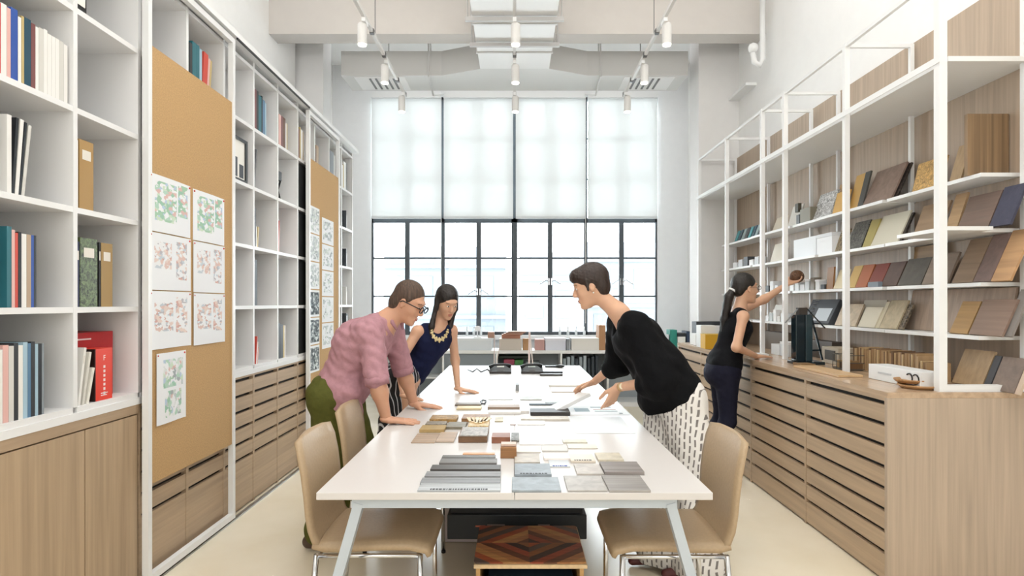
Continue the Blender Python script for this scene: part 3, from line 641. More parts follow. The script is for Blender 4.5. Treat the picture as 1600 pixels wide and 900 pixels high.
for k in range(8):
    px = 1147+5.2*k; X = 2.42; y0, y1 = sh(px, px+3.6, X)
    o = obj('sample_swatch', MB().box(0, .008, 0, y1-y0, 0, .13), mat(['#57a0a8', '#2f4654', '#9fb0b4', '#3d3f42'][k % 4], 'pattern' if k % 2 else 'plain')); o.location = (X, y0, LZ[0]+.003); o.rotation_euler = (0, .35, 0)
    tag(o, '%s teal or grey swatch from the left, farthest bay, top display shelf' % ORD[k], 'swatch', 'small swatches in the farthest bay')
for k in range(5):
    px = 1145+8.5*k; shelfbox(1, px, px+6, .06+.02*(k % 3), 2.41, .08, ['#eef0f2', '#dfe3e6', '#3b3f44', '#f2f2f2', '#c8ccce'][k], '%s small tub from the left, farthest bay, second shelf' % ORD[k], 'sample_tub', 'tub')
for k in range(7):
    px = 1234+8*k; shelfbox(2, px, px+6, [.05, .07, .05, .09, .10, .08, .04][k], 2.41, .06, ['#f2f4f4', '#e8ecee', '#f2f2f2', '#c3c8ca', '#7d7468', '#e5e8ea', '#3f4348'][k], '%s small pot from the left on the third shelf beyond the raised hand' % ORD[k], 'sample_pot', 'pot', lid='#eef0f2' if k % 2 else None)
for k in range(5):
    px = 1196+6*k; shelfbox(3, px, px+4.5, .05+.03*(k % 3), 2.41, .08, ['#eef0f2', '#c4cdd0', '#f0f0f0', '#d5d2cc', '#e7ebee'][k], '%s pale carton from the left in the far bay of the fourth shelf' % ORD[k], 'carton', 'carton')
for k in range(3):
    px = 1196+7*k; shelfbox(2, px, px+5, .06+.04*(k % 2), 2.41, .08, ['#2f3133', '#e8eaec', '#dfe3e6'][k], '%s bottle carton from the left beside the raised arm' % ORD[k], 'carton', 'carton')
shelfbox(2, 1356, 1372, .035, 2.395, .03, '#7c8791', 'small blue grey tray in front of the dark red board')
# ring binder board
t = thing('ring_binder', 'dark grey ring-bound sample book leaning on the fourth shelf', 'sample book', (2.41, 4.6, LZ[3]), local=True)
y0, y1 = sh(1255, 1296, 2.42); t.location = (2.41, y0, LZ[3]+.012); t.rotation_euler = (0, math.radians(26), 0)
obj('cover', MB().box(0, .05, 0, y1-y0, 0, .21), mat('#45494f'), t, bevel=.003); obj('page_sheet', MB().box(-.002, 0, .04, (y1-y0)*.6, .02, .13), mat('#c9d2da'), t)
for k in range(8): obj('ring', MB().tube([(-.004, (y1-y0)*.9, .02+.024*k), (-.012, (y1-y0)*.8, .025+.024*k), (-.004, (y1-y0)*.7, .03+.024*k)], .002, 5), CHROME, t)
# worktop things
t = thing('wood_chip_rack', 'row of many thin upright wood samples on the oak worktop', 'rack', (2.3, 3.6, CT))
y0, y1 = sh(1337, 1452, 2.30); n = 44; rnd = random.Random(3)
for k in range(n):
    yy = y0+(y1-y0)*k/n; h = .135+.02*rnd.random()-.03*(k < 4)
    obj('wood_chip', MB().box(2.28+.01*rnd.random(), 2.42, yy, yy+(y1-y0)/n*.8, CT+.004, CT+h), mat(['#a88a64', '#8c6c4a', '#c0a57c', '#6e5540', '#b59670'][k % 5], 'woodv'), t)
obj('rack_base', MB().box(2.275, 2.425, y0-.005, y1+.005, CT, CT+.004), OAKH, t)
t = shelfbox(0, 1357, 1438, .085, 2.09, .12, '#eceeef', 'white carton with a printed black mark on the worktop', z=CT)
ring = [(2.088, 3.15+.025*math.cos(a), CT+.045+.025*math.sin(a)) for a in [math.pi*(.25+1.5*i/10) for i in range(11)]]
obj('print_mark', MB().tube(ring, .004, 6), BLACKP, t)
obj('print_mark', MB().tube([(p[0], p[1]-.05, p[2]) for p in ring], .004, 6), BLACKP, t)
obj('print_mark', MB().box(2.087, 2.0895, 3.3, 3.42, CT+.04, CT+.05), mat('#c9cdd1'), t)
for k, (pxx, Yk, rr) in enumerate(((1452, 3.07, .10), (1440, 3.12, .085))):
    zz = CT+.022*k+.0006; o = obj('wooden_plate', MB().lathe(((pxx-CX)*Yk/F-.03, Yk+.03, zz), [(rr*.8, 0), (rr, .014), (rr, .02), (rr*.95, .02), (rr*.8, .012)], 28), mat('#b98f62', 'woodx'), smooth=False)
    tag(rebase(o), ['large round wooden plate on the worktop near the front post', 'smaller wooden disc stacked on the round plate'][k], 'plate')
# dark glass display stand
t = thing('glass_stand', 'dark tinted glass display stand with slanted legs on the worktop', 'stand', (2.15, 4.35, CT))
dg = mat('#1d2a31', 'plain', .08); c = at(1257, 575, 4.36); bx = c.x
obj('base', MB().box(bx-.10, bx+.10, 4.26, 4.42, CT, CT+.022), dg, t, bevel=.003)
obj('glass_column', MB().box(bx-.09, bx-.025, 4.30, 4.38, CT+.022, CT+.36), dg, t, bevel=.004)
obj('glass_column', MB().box(bx-.015, bx+.035, 4.31, 4.37, CT+.022, CT+.36), mat('#33454c', 'plain', .08), t, bevel=.004)
obj('cap', MB().box(bx-.06, bx+.0, 4.315, 4.365, CT+.36, CT+.41), mat('#3a332e'), t)
obj('strut', MB().bar((bx+.04, 4.34, CT+.34), (bx+.12, 4.34, CT+.03), .012, .012).bar((bx+.01, 4.34, CT+.40), (bx+.14, 4.34, CT+.26), .008, .008), dg, t)
obj('cross_bar', MB().bar((bx-.02, 4.34, CT+.10), (bx+.11, 4.34, CT+.10), .012, .012), dg, t)
obj('arm', MB().bar((bx-.06, 4.34, CT+.40), (bx-.15, 4.34, CT+.30), .008, .008), mat('#8b8f90'), t)
# house-shaped grey carton, tray, basket, small cartons
t = shelfbox(0, 1284, 1310, .12, 2.30, .14, '#b9ad99', 'beige open sample box right of the glass stand', z=CT)
y0, y1 = sh(1284, 1310, 2.30)
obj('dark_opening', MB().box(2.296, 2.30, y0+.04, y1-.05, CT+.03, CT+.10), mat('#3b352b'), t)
t = thing('wire_basket', 'small wire basket of brown chips beside the second post', 'basket', (2.22, 3.95, CT))
wb = MB()
for z in (.01, .05, .10): wb.tube([(2.17, 3.88, CT+z), (2.17, 4.06, CT+z), (2.30, 4.06, CT+z), (2.30, 3.88, CT+z), (2.17, 3.88, CT+z)], .0025, 5)
for yy in (3.88, 3.925, 3.97, 4.015, 4.06): wb.tube([(2.17, yy, CT+.002), (2.17, yy, CT+.10)], .002, 5)
obj('wire_frame', wb, mat('#55544f'), t); obj('basket_floor', MB().box(2.17, 2.30, 3.88, 4.06, CT+.0005, CT+.003), mat('#55544f'), t)
for k in range(4): boxy('brown_chip', 'brown chip lying in the wire basket, %s from its near end' % ORD[k], 'sample', 2.19, 2.28, 3.895+.04*k, 3.925+.04*k, CT+.0035, CT+.05+.01*(k % 2), ['#7a5a3c', '#9a7b54', '#5f4636', '#a78a62'][k], 'woodv', grp='chips in the wire basket')
boxy('cutting_tray', 'thin light wooden tray on the worktop below the second post', 'tray', 1.93, 2.08, 3.55, 4.12, CT+.0005, CT+.014, '#cfae84', 'woodh')
boxy('cutting_tray', 'dark bordered tray left of the second post', 'tray', 2.0, 2.1, 4.15, 4.28, CT+.0005, CT+.018, '#8e6f4c', 'woodh')
shelfbox(0, 1205, 1218, .09, 2.25, .1, '#e9ebec', 'white carton on the worktop behind the resting hand', z=CT)
shelfbox(0, 1219, 1232, .12, 2.25, .1, '#dfe2e4', 'pale grey striped carton behind the resting hand', z=CT, lid='#f2f2f2')
shelfbox(0, 1186, 1232, .17, 2.46, .09, '#6e6256', 'long dark brown box at the back of the worktop', z=CT)
shelfbox(0, 1262, 1300, .14, 2.46, .09, '#5a524b', 'dark box at the back of the worktop right of the glass stand', z=CT)
shelfbox(0, 1305, 1330, .11, 2.46, .09, '#4b463f', 'dark short box at the back of the worktop beside the basket', z=CT)
boxy('paper_stack', 'stack of pale samples under the resting hand side of the worktop', 'paper', 2.02, 2.14, 5.0, 5.15, CT+.0005, CT+.016, '#efefee')
# far end of the worktop
t = thing('storage_box', 'mustard yellow box on the far end of the oak worktop', 'box', (1.94, 5.7, CT)); a = at(1102, 540, 5.75)
obj('body', MB().box(a.x, a.x+.165, 5.75, 5.90, CT+.0005, CT+.135), mat('#d9a92b'), t, bevel=.003); obj('rim', MB().box(a.x-.003, a.x+.168, 5.747, 5.903, CT+.135, CT+.142), mat('#e2b845'), t)
boxy('carton', 'white carton with dark slots behind the yellow box', 'carton', a.x+.02, a.x+.17, 5.95, 6.1, CT+.0005, CT+.22, '#eceeee')
boxy('carton', 'low white carton at the far left end of the worktop', 'carton', 1.90, 2.10, 6.25, 6.45, CT+.0005, CT+.12, '#f0f0ee')
boxy('carton', 'tall white carton at the far end of the worktop', 'carton', 2.12, 2.35, 6.3, 6.5, CT+.0005, CT+.20, '#eef0f1')
boxy('printer_lid', 'black flat device lid at the far end of the worktop', 'device', 2.0, 2.45, 6.55, 6.72, CT+.0005, CT+.24, '#3a3d40')
t = thing('cup', 'small white cup beside the yellow box', 'cup', (a.x+.22, 5.72, CT)); obj('bowl', MB().lathe((a.x+.22, 5.72, CT+.0005), [(.022, 0), (.032, .07), (.029, .07), (.02, .006)], 20), STEELW, t, smooth=True)
obj('handle', MB().tube([(a.x+.185, 5.71, CT+.055), (a.x+.168, 5.71, CT+.045), (a.x+.168, 5.71, CT+.025), (a.x+.19, 5.71, CT+.015)], .004, 6), STEELW, t)
# ------------------------------------------------------------------ the long white table
TZ = .73
t = thing('worktable', 'long white worktable with slanted grey-white legs running down the middle', 'table', (0, 4.26, 0))
TW = mat('#d9d5d2', 'plain', .36); TW.node_tree.nodes['Principled BSDF'].inputs['Specular IOR Level'].default_value = .28
for (xa, xb) in ((-.702, -.0008), (.0008, .702)):
    for (ya, yb) in ((2.105, 4.259), (4.261, 6.42)): obj('tabletop_panel', MB().box(xa, xb, ya, yb, TZ-.026, TZ), TW, t, bevel=.002)
LEG = mat('#c2cbd3', 'plain', .4)
for yy in (2.16, 4.22, 6.34):
    obj('cross_beam', MB().box(-.585, .585, yy-.02, yy+.02, TZ-.066, TZ-.031), LEG, t)
    for s in (-1, 1):
        lg = obj('leg', MB().bar((s*.562, yy, TZ-.05), (s*.752, yy, .012), .045, .035), LEG, t)
        obj('foot_pad', MB().box(s*.752-.02, s*.752+.02, yy-.015, yy+.015, .0003, .012), BLACKP, lg)
for s in (-1, 1): obj('long_beam', MB().box(s*.45-.02, s*.45+.02, 2.181, 6.31, TZ-.062, TZ-.030), LEG, t)
obj('bracket', MB().box(-.64, -.585, 2.30, 2.36, TZ-.05, TZ-.027).box(.585, .65, 2.30, 2.36, TZ-.05, TZ-.027), mat('#e4e4e4', 'plain', .4), t)
o = boxy('cable_box', 'small grey power box in the middle seam of the table', 'power box', -.012+.02, .035, 4.56, 4.66, TZ+.0005, TZ+.045, '#8f9394')

def slab(pl, pr, yn, yf, th, c, label, kind='plain', z0=TZ, name='material_sample', cat='sample', rz=0, skew=0, grp='material samples on the table', text_=False, top=None):
    """a flat sample lying on the table: px range at its near edge, px rows of the top face"""
    zt = z0+th+.0006; Yn = F*(EYE-zt)/(yn-CY); Yf = F*(EYE-zt)/(yf-CY)
    xa = (pl-CX)*Yn/F; xb = (pr-CX)*Yn/F; xc = (xa+xb)/2
    o = obj(name, MB().box(xa-xc, xb-xc, 0, Yf-Yn, 0, th), mat(c, kind, .5), bevel=.0012 if th > .004 else 0); o.location = (xc, Yn, z0+.0006); o.rotation_euler = (0, 0, math.radians(rz))
    tag(o, label, cat, grp)
    if text_:
        w_ = xb-xa; mb = MB(); rr = random.Random(pl); x = xa-xc+w_*.15
        while x < xb-xc-w_*.15:
            q = .004+.008*rr.random(); mb.box(x, x+q, .004, .018, th, th+.0006); x += q+.003
        obj('print', mb, mat('#31459a' if text_ == 2 else '#3c3f42'), o).location = (0, 0, 0)
    if top: obj('top_layer', MB().box(xa-xc, xb-xc, 0, Yf-Yn, th, th+.002), mat(*top), o)
    return o
S = [
 (652, 782, 766, 755, .006, '#b9bdc0', 'palest grey plank with printed marks at the near table edge', 'woodx', 1),
 (656, 782, 754, 746, .009, '#8e9092', 'mid grey plank, second from the near table edge', 'woodx', 0),
 (663, 782, 744, 736, .012, '#8b8c8d', 'light grey plank, third from the near table edge', 'woodx', 0),
 (672, 782, 733, 726, .016, '#55524f', 'darkest grey plank in the left grey stack', 'woodx', 0),
 (686, 776, 723, 716, .014, '#777472', 'short grey plank at the back of the left grey stack', 'woodx', 0),
 (690, 774, 715, 711, .014, '#676461', 'narrow grey strip behind the left grey stack', 'woodx', 0),
 (723, 773, 709.5, 707, .004, '#d8a77d', 'thin copper edged strip behind the grey planks', 'plain', 0),
 (800, 877, 766, 745, .008, '#98a1a7', 'blue grey square tile in the nearest row', 'stone', 0),
 (804, 862, 741, 724, .010, '#929ba2', 'blue grey tile with printed edge behind the nearest tile', 'stone', 1),
 (804, 844, 722, 709, .008, '#bdb5aa', 'beige tile behind the blue grey tiles', 'stone', 0),
 (806, 845, 706, 698, .006, '#d9d3cb', 'off-white tile behind the beige tile', 'plain', 0),
 (847, 888, 704, 696, .005, '#d3cec8', 'off-white card left of the cream block', 'plain', 0),
 (850, 891, 716, 708, .010, '#f2e9e2', 'pinkish white tile behind the lettered card', 'plain', 0),
 (859, 891, 729, 718, .003, '#cdd2d7', 'white card with blue handwriting', 'plain', 2),
 (892, 931, 720, 709, .010, '#ddd2c3', 'cream tile with dark printed edge', 'plain', 1),
 (902, 944, 740, 725, .008, '#c0b9b2', 'pale grey tile in front of the cream tile', 'stone', 0),
 (887, 949, 766, 743, .006, '#b3afaa', 'greige tile in the nearest row', 'stone', 0),
 (935, 975, 718, 707, .010, '#cbc2ae', 'beige tile behind the striped grey tiles', 'stone', 0),
 (945, 1007, 737, 721, .014, '#8a837f', 'upper striped grey stone tile at the right', 'woodx', 0),
 (952, 1017, 766, 742, .008, '#9a9692', 'lower striped grey stone tile at the right near corner', 'woodx', 0),
 (888, 934, 700, 693, .004, '#dcd5c9', 'beige strip of paper behind the cream tile', 'plain', 0),
 (880, 918, 691, 686, .006, '#cfc8b6', 'small mottled chip pile behind the white booklet', 'stone', 0),
 (782, 807, 700, 690, .045, '#9c6f45', 'stacked brown wood blocks in the table middle', 'woodx', 0),
 (768, 797, 683, 676, .030, '#8e5c46', 'red brown brick-like block', 'stone', 0),
 (799, 811, 688, 676, .010, '#5e5c55', 'small black and white chip beside the red brown block', 'pattern', 0),
 (716, 761, 682, 667, .030, '#76573c', 'thick brown block with a striped grey top', 'woodh', 0),
 (731, 763, 665, 654, .025, '#dcbf8f', 'fan of pale bamboo chips', 'burl', 0),
 (671, 713, 655, 648, .020, '#a9854f', 'rough golden brown bark sample', 'burl', 0),
 (721, 764, 654, 647, .020, '#9a7148', 'mottled red brown sample behind the bamboo chips', 'burl', 0),
 (655, 694, 671, 664, .018, '#b09460', 'yellow brown thick board sample', 'woodh', 0),
 (664, 696, 663, 658, .020, '#8d8272', 'grey mottled sample behind the yellow brown board', 'burl', 0),
 (697, 727, 667, 659, .014, '#7d7563', 'olive grey sample beside the yellow brown board', 'stone', 0),
 (642, 679, 691, 677, .005, '#b39c86', 'left of two light brown boards nearest the man in pink', 'woodx', 0),
 (680, 709, 690, 675, .005, '#bda690', 'right of two light brown boards nearest the man in pink', 'woodx', 0),
 (711, 751, 632, 629, .012, '#6d5f4e', 'dark edged slab behind the bark samples', 'plain', 0),
 (713, 752, 638, 634, .010, '#d9c69a', 'cream edged slab in front of the dark edged slab', 'plain', 0),
 (762, 812, 636, 632, .018, '#a48f7c', 'taupe slab in the middle row', 'woodx', 0),
 (763, 814, 644, 640, .012, '#e8e6e2', 'white slab with a shadowed edge', 'plain', 0),
 (812, 827, 642, 636, .012, '#eae7e2', 'small white block beside the black slab', 'plain', 0),
 (829, 891, 644, 638, .022, '#35322f', 'black slab under the tilted white board', 'plain', 0),
 (814, 890, 655, 650, .008, '#cfc7ba', 'long beige strip in front of the black slab', 'stone', 0),
 (827, 876, 632, 630, .006, '#22303a', 'dark blue thin strip behind the black slab', 'plain', 0),
 (852, 876, 629, 624, .005, '#b9c2c6', 'pale blue grey card in the middle row', 'plain', 0),
 (763, 801, 624, 617, .004, '#d8d9d8', 'pale grey paper sheet in the middle row', 'plain', 0),
 (813, 847, 624, 618, .006, '#b5b7b0', 'grey green tile behind the middle row', 'stone', 0),
 (773, 786, 658, 651, .005, '#bfb498', 'small olive beige square chip', 'stone', 0),
 (797, 806, 663, 658, .005, '#d8c6c4', 'small pink grey chip', 'plain', 0),
 (808, 852, 663, 657, .004, '#fbf9f5', 'bright white rectangular card', 'plain', 0),
]
for a in S: slab(*a[:5], a[5], a[6], a[7], text_=a[8])
# striped top on the thick brown block, steel-grey lid
slab(718, 761, 680, 667, .006, '#a7a19a', 'grey striped board lying on the thick brown block', 'stripe', z0=TZ+.0312)
slab(783, 806, 694, 690, .010, '#d8bfb0', 'pinkish chip on top of the stacked brown blocks', 'plain', z0=TZ+.0462)
for k in range(6): slab(733+4.2*k, 740+4.2*k, 661-1.2*abs(k-2.5), 652, .004, ['#e5cb9c', '#d9b985', '#e9d3a9'][k % 3], '%s bamboo chip from the left on the bamboo fan' % ORD[k], 'woodh', z0=TZ+.0262, rz=8*(2.5-k)*.6, grp='bamboo chips')
# papers, booklets
slab(812, 880, 694, 674, .004, '#f3efee', 'large white booklet lying in the middle of the table', 'plain', name='booklet', cat='booklet', grp=None)
slab(862, 908, 612, 605, .006, '#e3d5c8', 'pinkish sample sheets beside the bending woman', 'plain', name='paper_sheet', cat='paper', grp=None)
slab(858, 912, 602, 599, .012, '#ece9e2', 'pile of pale sheets behind the pinkish sample sheets', 'plain', name='paper_pile', cat='paper', grp=None)
o = slab(893, 984, 648, 622, .0012, '#f5f6f6', 'large white drawing sheet under the woman in black', 'plain', name='paper_sheet', cat='paper', grp=None)
for j, (u, v, w_, d_, c_) in enumerate(((-.14, .10, .09, .12, '#9fb4bd'), (-.02, .10, .14, .03, '#9aa6ac'), (-.02, .17, .14, .02, '#b98f84'), (-.03, .24, .13, .03, '#8fa0a8'), (.12, .03, .02, .03, '#3c4a56'))):
    obj('printed_block', MB().box(u, u+w_, v, v+d_, .0014, .0019), mat(c_), o).location = (0, 0, 0)
o = slab(900, 993, 677, 650, .0008, '#eef2f4', 'pale blue-white sheet at the table edge before the woman in black', 'plain', name='paper_sheet', cat='paper', grp=None)
# phones and small devices at the far end of the table
PHB = mat('#2b2724', 'plain', .35)
for k, (p, nm) in enumerate(((782, 'left'), (831, 'right'))):
    Y = 5.75; x = (p-CX)*Y/F; t = thing('desk_phone', 'dark desk phone at the far end of the table, %s one' % nm, 'phone', (x, Y, TZ), 'desk phones')
    M = Matrix.Translation((x, Y, TZ+.012)) @ Matrix.Rotation(math.radians(18), 4, 'X')
    b_ = MB(); b_.box(-.105, .105, -.08, .08, 0, .030, M).box(-.10, .10, .02, .07, -.010, 0, M)
    b_.box(-.105, .105, -.085, -.04, -.010, .012, Matrix.Translation((x, Y, TZ+.011)))
    obj('body', b_, PHB, t, bevel=.004)
    obj('handset', MB().tube([M @ Vector((-.105, -.0, .045)), M @ Vector((-.06, 0, .070)), M @ Vector((.05, 0, .074)), M @ Vector((.095, 0, .055))], [.020, .012, .012, .020], 8), BLACKP, t, smooth=True)
    obj('screen', MB().box(-.035, .035, .03, .065, .030, .032, M), mat('#b9c0bd' if k else '#e9e6e1'), t)
    obj('keypad', MB().box(-.03, .03, -.06, -.015, .030, .034, M), mat('#504b46'), t)
for k, (p, y, wd) in enumerate(((862, 585, .11), (860, 581, .13), (865, 572, .09))):
    Y = F*.66/(y-CY); x = (p-CX)*Y/F; boxy('remote', 'flat dark device %s the right desk phone' % ['in front and right of', 'beside', 'behind'][k], 'device', x-wd, x+wd*.9, Y-.04, Y+.04, TZ+.0006, TZ+.016, ['#3e3c39', '#33383c', '#3a3f42'][k])
t = thing('computer_mouse', 'black mouse at the far right of the table', 'mouse', ((875-CX)*6.2/F, 6.2, TZ)); obj('shell', MB().ball(((875-CX)*6.2/F, 6.2, TZ+.016), (.05, .035, .017)), BLACKP, t, smooth=True)
obj('wheel', MB().box((875-CX)*6.2/F-.03, (875-CX)*6.2/F-.015, 6.196, 6.204, TZ+.028, TZ+.034), mat('#555555'), t)
o = obj('cable', MB().tube([at(p, y, F*.662/(y-CY)) for p, y in ((731, 577), (738, 581), (745, 576), (752, 581), (762, 577), (768, 582))], .006, 6), BLACKP, smooth=True); tag(o, 'coiled black cable left of the desk phones', 'cable')
o = obj('cable', MB().tube([at(p, y, F*.664/(y-CY)) for p, y in ((751, 628), (754, 625), (760, 626), (757, 631), (751, 631), (753, 627))], .005, 6), BLACKP, smooth=True); tag(o, 'small curled black wire among the samples', 'cable')

# ------------------------------------------------------------------ under the table
t = thing('crate_shelf', 'low wooden crate with a patterned parquet board on top under the table', 'crate', (.07, 2.6, 0))
WL = mat('#c39a63', 'woodh', .5)
bx0, bx1, by0, by1, bz = -.16, .285, 2.42, 2.80, .325
obj('side_panel', MB().box(bx0+.003, bx0+.02, by0, by1, 0, bz), WL, t); obj('side_panel', MB().box(bx1-.02, bx1-.003, by0, by1, 0, bz), WL, t)
obj('back_panel', MB().box(bx0+.02, bx1-.02, by1-.012, by1, 0, bz), DARK, t); obj('bottom_board', MB().box(bx0+.02, bx1-.02, by0, by1-.012, .0, .018), WL, t)
o = boxy('blue_binder', 'dark blue folder pile inside the wooden crate', 'folder', bx0+.05, bx1-.04, by0+.02, by1-.05, .0185, .26, '#223447')
P = thing('parquet_board', 'parquet board of red, brown and dark chevron wood on the crate', 'board', ((bx0+bx1)/2, (by0+by1)/2, bz))
obj('board_base', MB().box(bx0-.005, bx1+.01, by0-.01, by1+.02, bz+.0006, bz+.016), mat('#e2c59a', 'woodh', .5), P)
cols = ['#8d5a38', '#6b3f2b', '#a4502f', '#3c2a24', '#b0764a', '#5b4a44', '#9b4a33', '#c08a55']
cxp, cyp = (bx0+bx1)/2, (by0+by1)/2+.01
def clip(poly, a, b, c):                                 # keep a x + b y <= c
    out = []
    for i in range(len(poly)):
        p, q = poly[i], poly[(i+1) % len(poly)]; dp = a*p[0]+b*p[1]-c; dq = a*q[0]+b*q[1]-c
        if dp <= 0: out.append(p)
        if dp*dq < 0: s_ = dp/(dp-dq); out.append((p[0]+(q[0]-p[0])*s_, p[1]+(q[1]-p[1])*s_))
    return out
for qx in (-1, 1):
    for qy in (-1, 1):
        for k in range(8):
            hw, hd = (bx1-bx0)/2+.006, (by1-by0)/2+.010
            rect = [(0, 0), (qx*hw, 0), (qx*hw, qy*hd), (0, qy*hd)]
            if qx*qy < 0: rect = rect[::-1]
            p = clip(rect, qx, qy*1.1, .055*(k+1)-.0008); p = clip(p, -qx, -qy*1.1, -.055*k) if p else p
            if len(p) > 2: obj('parquet_strip', prism(MB(), [(cxp+v[0], cyp+v[1]) for v in p], bz+.0162, bz+.0215), mat(cols[(k*3+(qx > 0)*2+(qy > 0)) % 8], 'woodx', .4), P)
t = thing('equipment_box', 'flat black equipment box with small labels under the table', 'box', (.02, 3.15, .19))
obj('body', MB().box(-.345, .37, 3.05, 3.45, .19, .315), mat('#23282d', 'plain', .5), t, bevel=.004)
obj('top_cover', MB().box(-.33, .35, 3.07, 3.44, .316, .34), mat('#191a1c'), t)
obj('label_strip', MB().box(-.20, -.15, 3.047, 3.05, .255, .262), mat('#d9795c'), t); obj('label_strip', MB().box(-.14, -.05, 3.047, 3.05, .258, .268).box(.12, .18, 3.047, 3.05, .258, .268), mat('#7b6e6c'), t)
t = thing('low_stand', 'low dark stand carrying the black equipment box', 'stand', (.05, 3.2, 0)); obj('deck', MB().box(-.14, .30, 3.06, 3.42, .16, .1895), DARK, t)
for sx in (-.13, .27):
    for sy in (3.07, 3.39): obj('leg', MB().box(sx, sx+.02, sy, sy+.02, 0, .16), DARK, t)
t = thing('pedestal_cabinet', 'pale mauve-grey pedestal cabinet under the table middle', 'cabinet', (-.15, 3.75, 0))
obj('body', MB().box(-.43, .10, 3.48, 4.05, .004, .62), mat('#cfc3c4', 'plain', .5), t, bevel=.003); obj('door_panel', MB().box(-.425, .095, 3.472, 3.479, .03, .60), mat('#cfc3c4', 'plain', .5), t)
obj('handle', MB().box(.03, .06, 3.463, 3.471, .45, .52), CHROME, t)

# ------------------------------------------------------------------ chairs
SEAT = mat('#b59d7e', 'leather', .45)
def ribbon(prof, hw, th, round_end=0, ny=12):
    """upholstered shell: profile in xz with thickness, half width may vary along it"""
    n = len(prof); P_ = [Vector((p[0], 0, p[1])) for p in prof]; vs = []; fs = []
    for side in (1, -1):
        for i, p in enumerate(P_):
            d = (P_[min(i+1, n-1)]-P_[max(i-1, 0)]).normalized(); nn = Vector((-d.z, 0, d.x)); s = i/(n-1); h = hw(s) if callable(hw) else hw
            for j in range(ny+1):
                v = -1+2*j/ny; e = (1-abs(v)**6)**.5 if abs(v) < 1 else 0
                k = th/2*(.55+.45*e)*side*(1 if 0 < i < n-1 else .55)
                c_ = .014*(v*v) if side else 0
                vs.append(p+nn*k+Vector((c_ if round_end else 0, h*v, 0)))
    q = n*(ny+1)
    for i in range(n-1):
        for j in range(ny):
            a = i*(ny+1)+j; fs.append((a, a+1, a+ny+2, a+ny+1)); fs.append((q+a, q+a+ny+1, q+a+ny+2, q+a+1))
    for j in range(ny): fs.append((j, q+j, q+j+1, j+1)); a = (n-1)*(ny+1)+j; fs.append((a, a+1, q+a+1, q+a))
    for i in range(n-1):
        a = i*(ny+1); fs.append((a, a+ny+1, q+a+ny+1, q+a)); a += ny; fs.append((a, q+a, q+a+ny+1, a+ny+1))
    return MB().add(vs, fs)
def chair_parts(root):
    seat = [(.235, .425), (.225, .448), (.16, .462), (.05, .462), (-.08, .456), (-.17, .455), (-.215, .462)]
    o = obj('seat', ribbon(seat, lambda s: .212, .045), SEAT, root, smooth=True)
    back = [(-.195, .452), (-.222, .475), (-.238, .52), (-.246, .58), (-.252, .66), (-.262, .74), (-.276, .81), (-.292, .862), (-.298, .875)]
    def bw(s): return .205 if s < .2 else .205+.012*math.sin((s-.2)/.8*3.1) if s < .80 else .205-(.09*((s-.8)/.2)**3)
    obj('backrest', ribbon(back, bw, .032, 1), SEAT, root, smooth=True)
    obj('seat_frame', MB().tube([(.20, -.20, .425), (-.20, -.20, .425)], .009).tube([(.20, .20, .425), (-.20, .20, .425)], .009).tube([(.19, -.2, .423), (.19, .2, .423)], .008).tube([(-.19, -.2, .423), (-.19, .2, .423)], .008), CHROME, root, smooth=True)
    for sx, sy in ((1, 1), (1, -1), (-1, 1), (-1, -1)):
        lg = obj('leg', MB().tube([(sx*.20, sy*.202, .43), (sx*(.205 if sx > 0 else .235), sy*.208, .012)], .011, 10), CHROME, root, smooth=True)
        obj('foot_cap', MB().lathe((sx*(.205 if sx > 0 else .235), sy*.208, .0005), [(.012, 0), (.013, .012)], 10), BLACKP, lg).location = (0, 0, 0)
ch0 = thing('conference_chair', 'tan upholstered chair with chrome legs at the near left corner of the table', 'chair', (-.565, 2.50, 0), 'tan chairs', local=True)
chair_parts(ch0)
def dup(root, loc, rz, label):
    r_ = root.copy(); COL.objects.link(r_); r_.location = loc; r_.rotation_euler = (0, 0, rz); r_['label'] = label
    for c in list(root.children):
        d = c.copy(); COL.objects.link(d); d.parent = r_
        for g in c.children: e = g.copy(); COL.objects.link(e); e.parent = d
    return r_
dup(ch0, (-.60, 3.13, 0), .02, 'tan upholstered chair between the nearest left chair and the man in pink')
dup(ch0, (.615, 2.49, 0), math.pi, 'tan upholstered chair with chrome legs at the near right corner of the table')

# ------------------------------------------------------------------ white credenza under the window with its load
CY0, CY1, CZ = 8.05, 8.55, .76
t = thing('credenza', 'low white open-cubby credenza along the window wall', 'credenza', (0, 8.3, 0))
obj('top_board', MB().box(-1.75, 2.55, CY0, CY1, CZ-.04, CZ), STEELW, t)
obj('base_board', MB().box(-1.75, 2.55, CY0+.01, CY1, .0, .06), STEELW, t); obj('back_panel', MB().box(-1.75, 2.55, CY1-.02, CY1, .06, CZ-.04), mat('#aeb6ba'), t)
for x in (-1.75, -.98, -.255, .62, 1.25, 1.9, 2.53): obj('divider', MB().box(x-.0, x+.025, CY0, CY1-.02, .06, CZ-.04), STEELW, t)
for (xa, xb) in ((-1.7, -.99), (-.95, -.28), (-.22, .61)): obj('shelf', MB().box(xa+.0, xb, CY0+.01, CY1-.02, .38, .40), STEELW, t)
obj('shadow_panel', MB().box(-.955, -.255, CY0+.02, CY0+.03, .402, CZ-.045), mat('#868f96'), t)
for k in range(9): boxy('file_folder', '%s grey folder from the left in the right credenza cubby' % ORD[k], 'folder', 0.66+.055*k, .70+.055*k, CY0+.03, CY0+.3, .0605, .65+.02*(k % 3), ['#8f9da4', '#a7b4bb', '#7c8a92', '#2f3a43'][k % 4 if k < 6 else 3], grp='folders in the credenza')
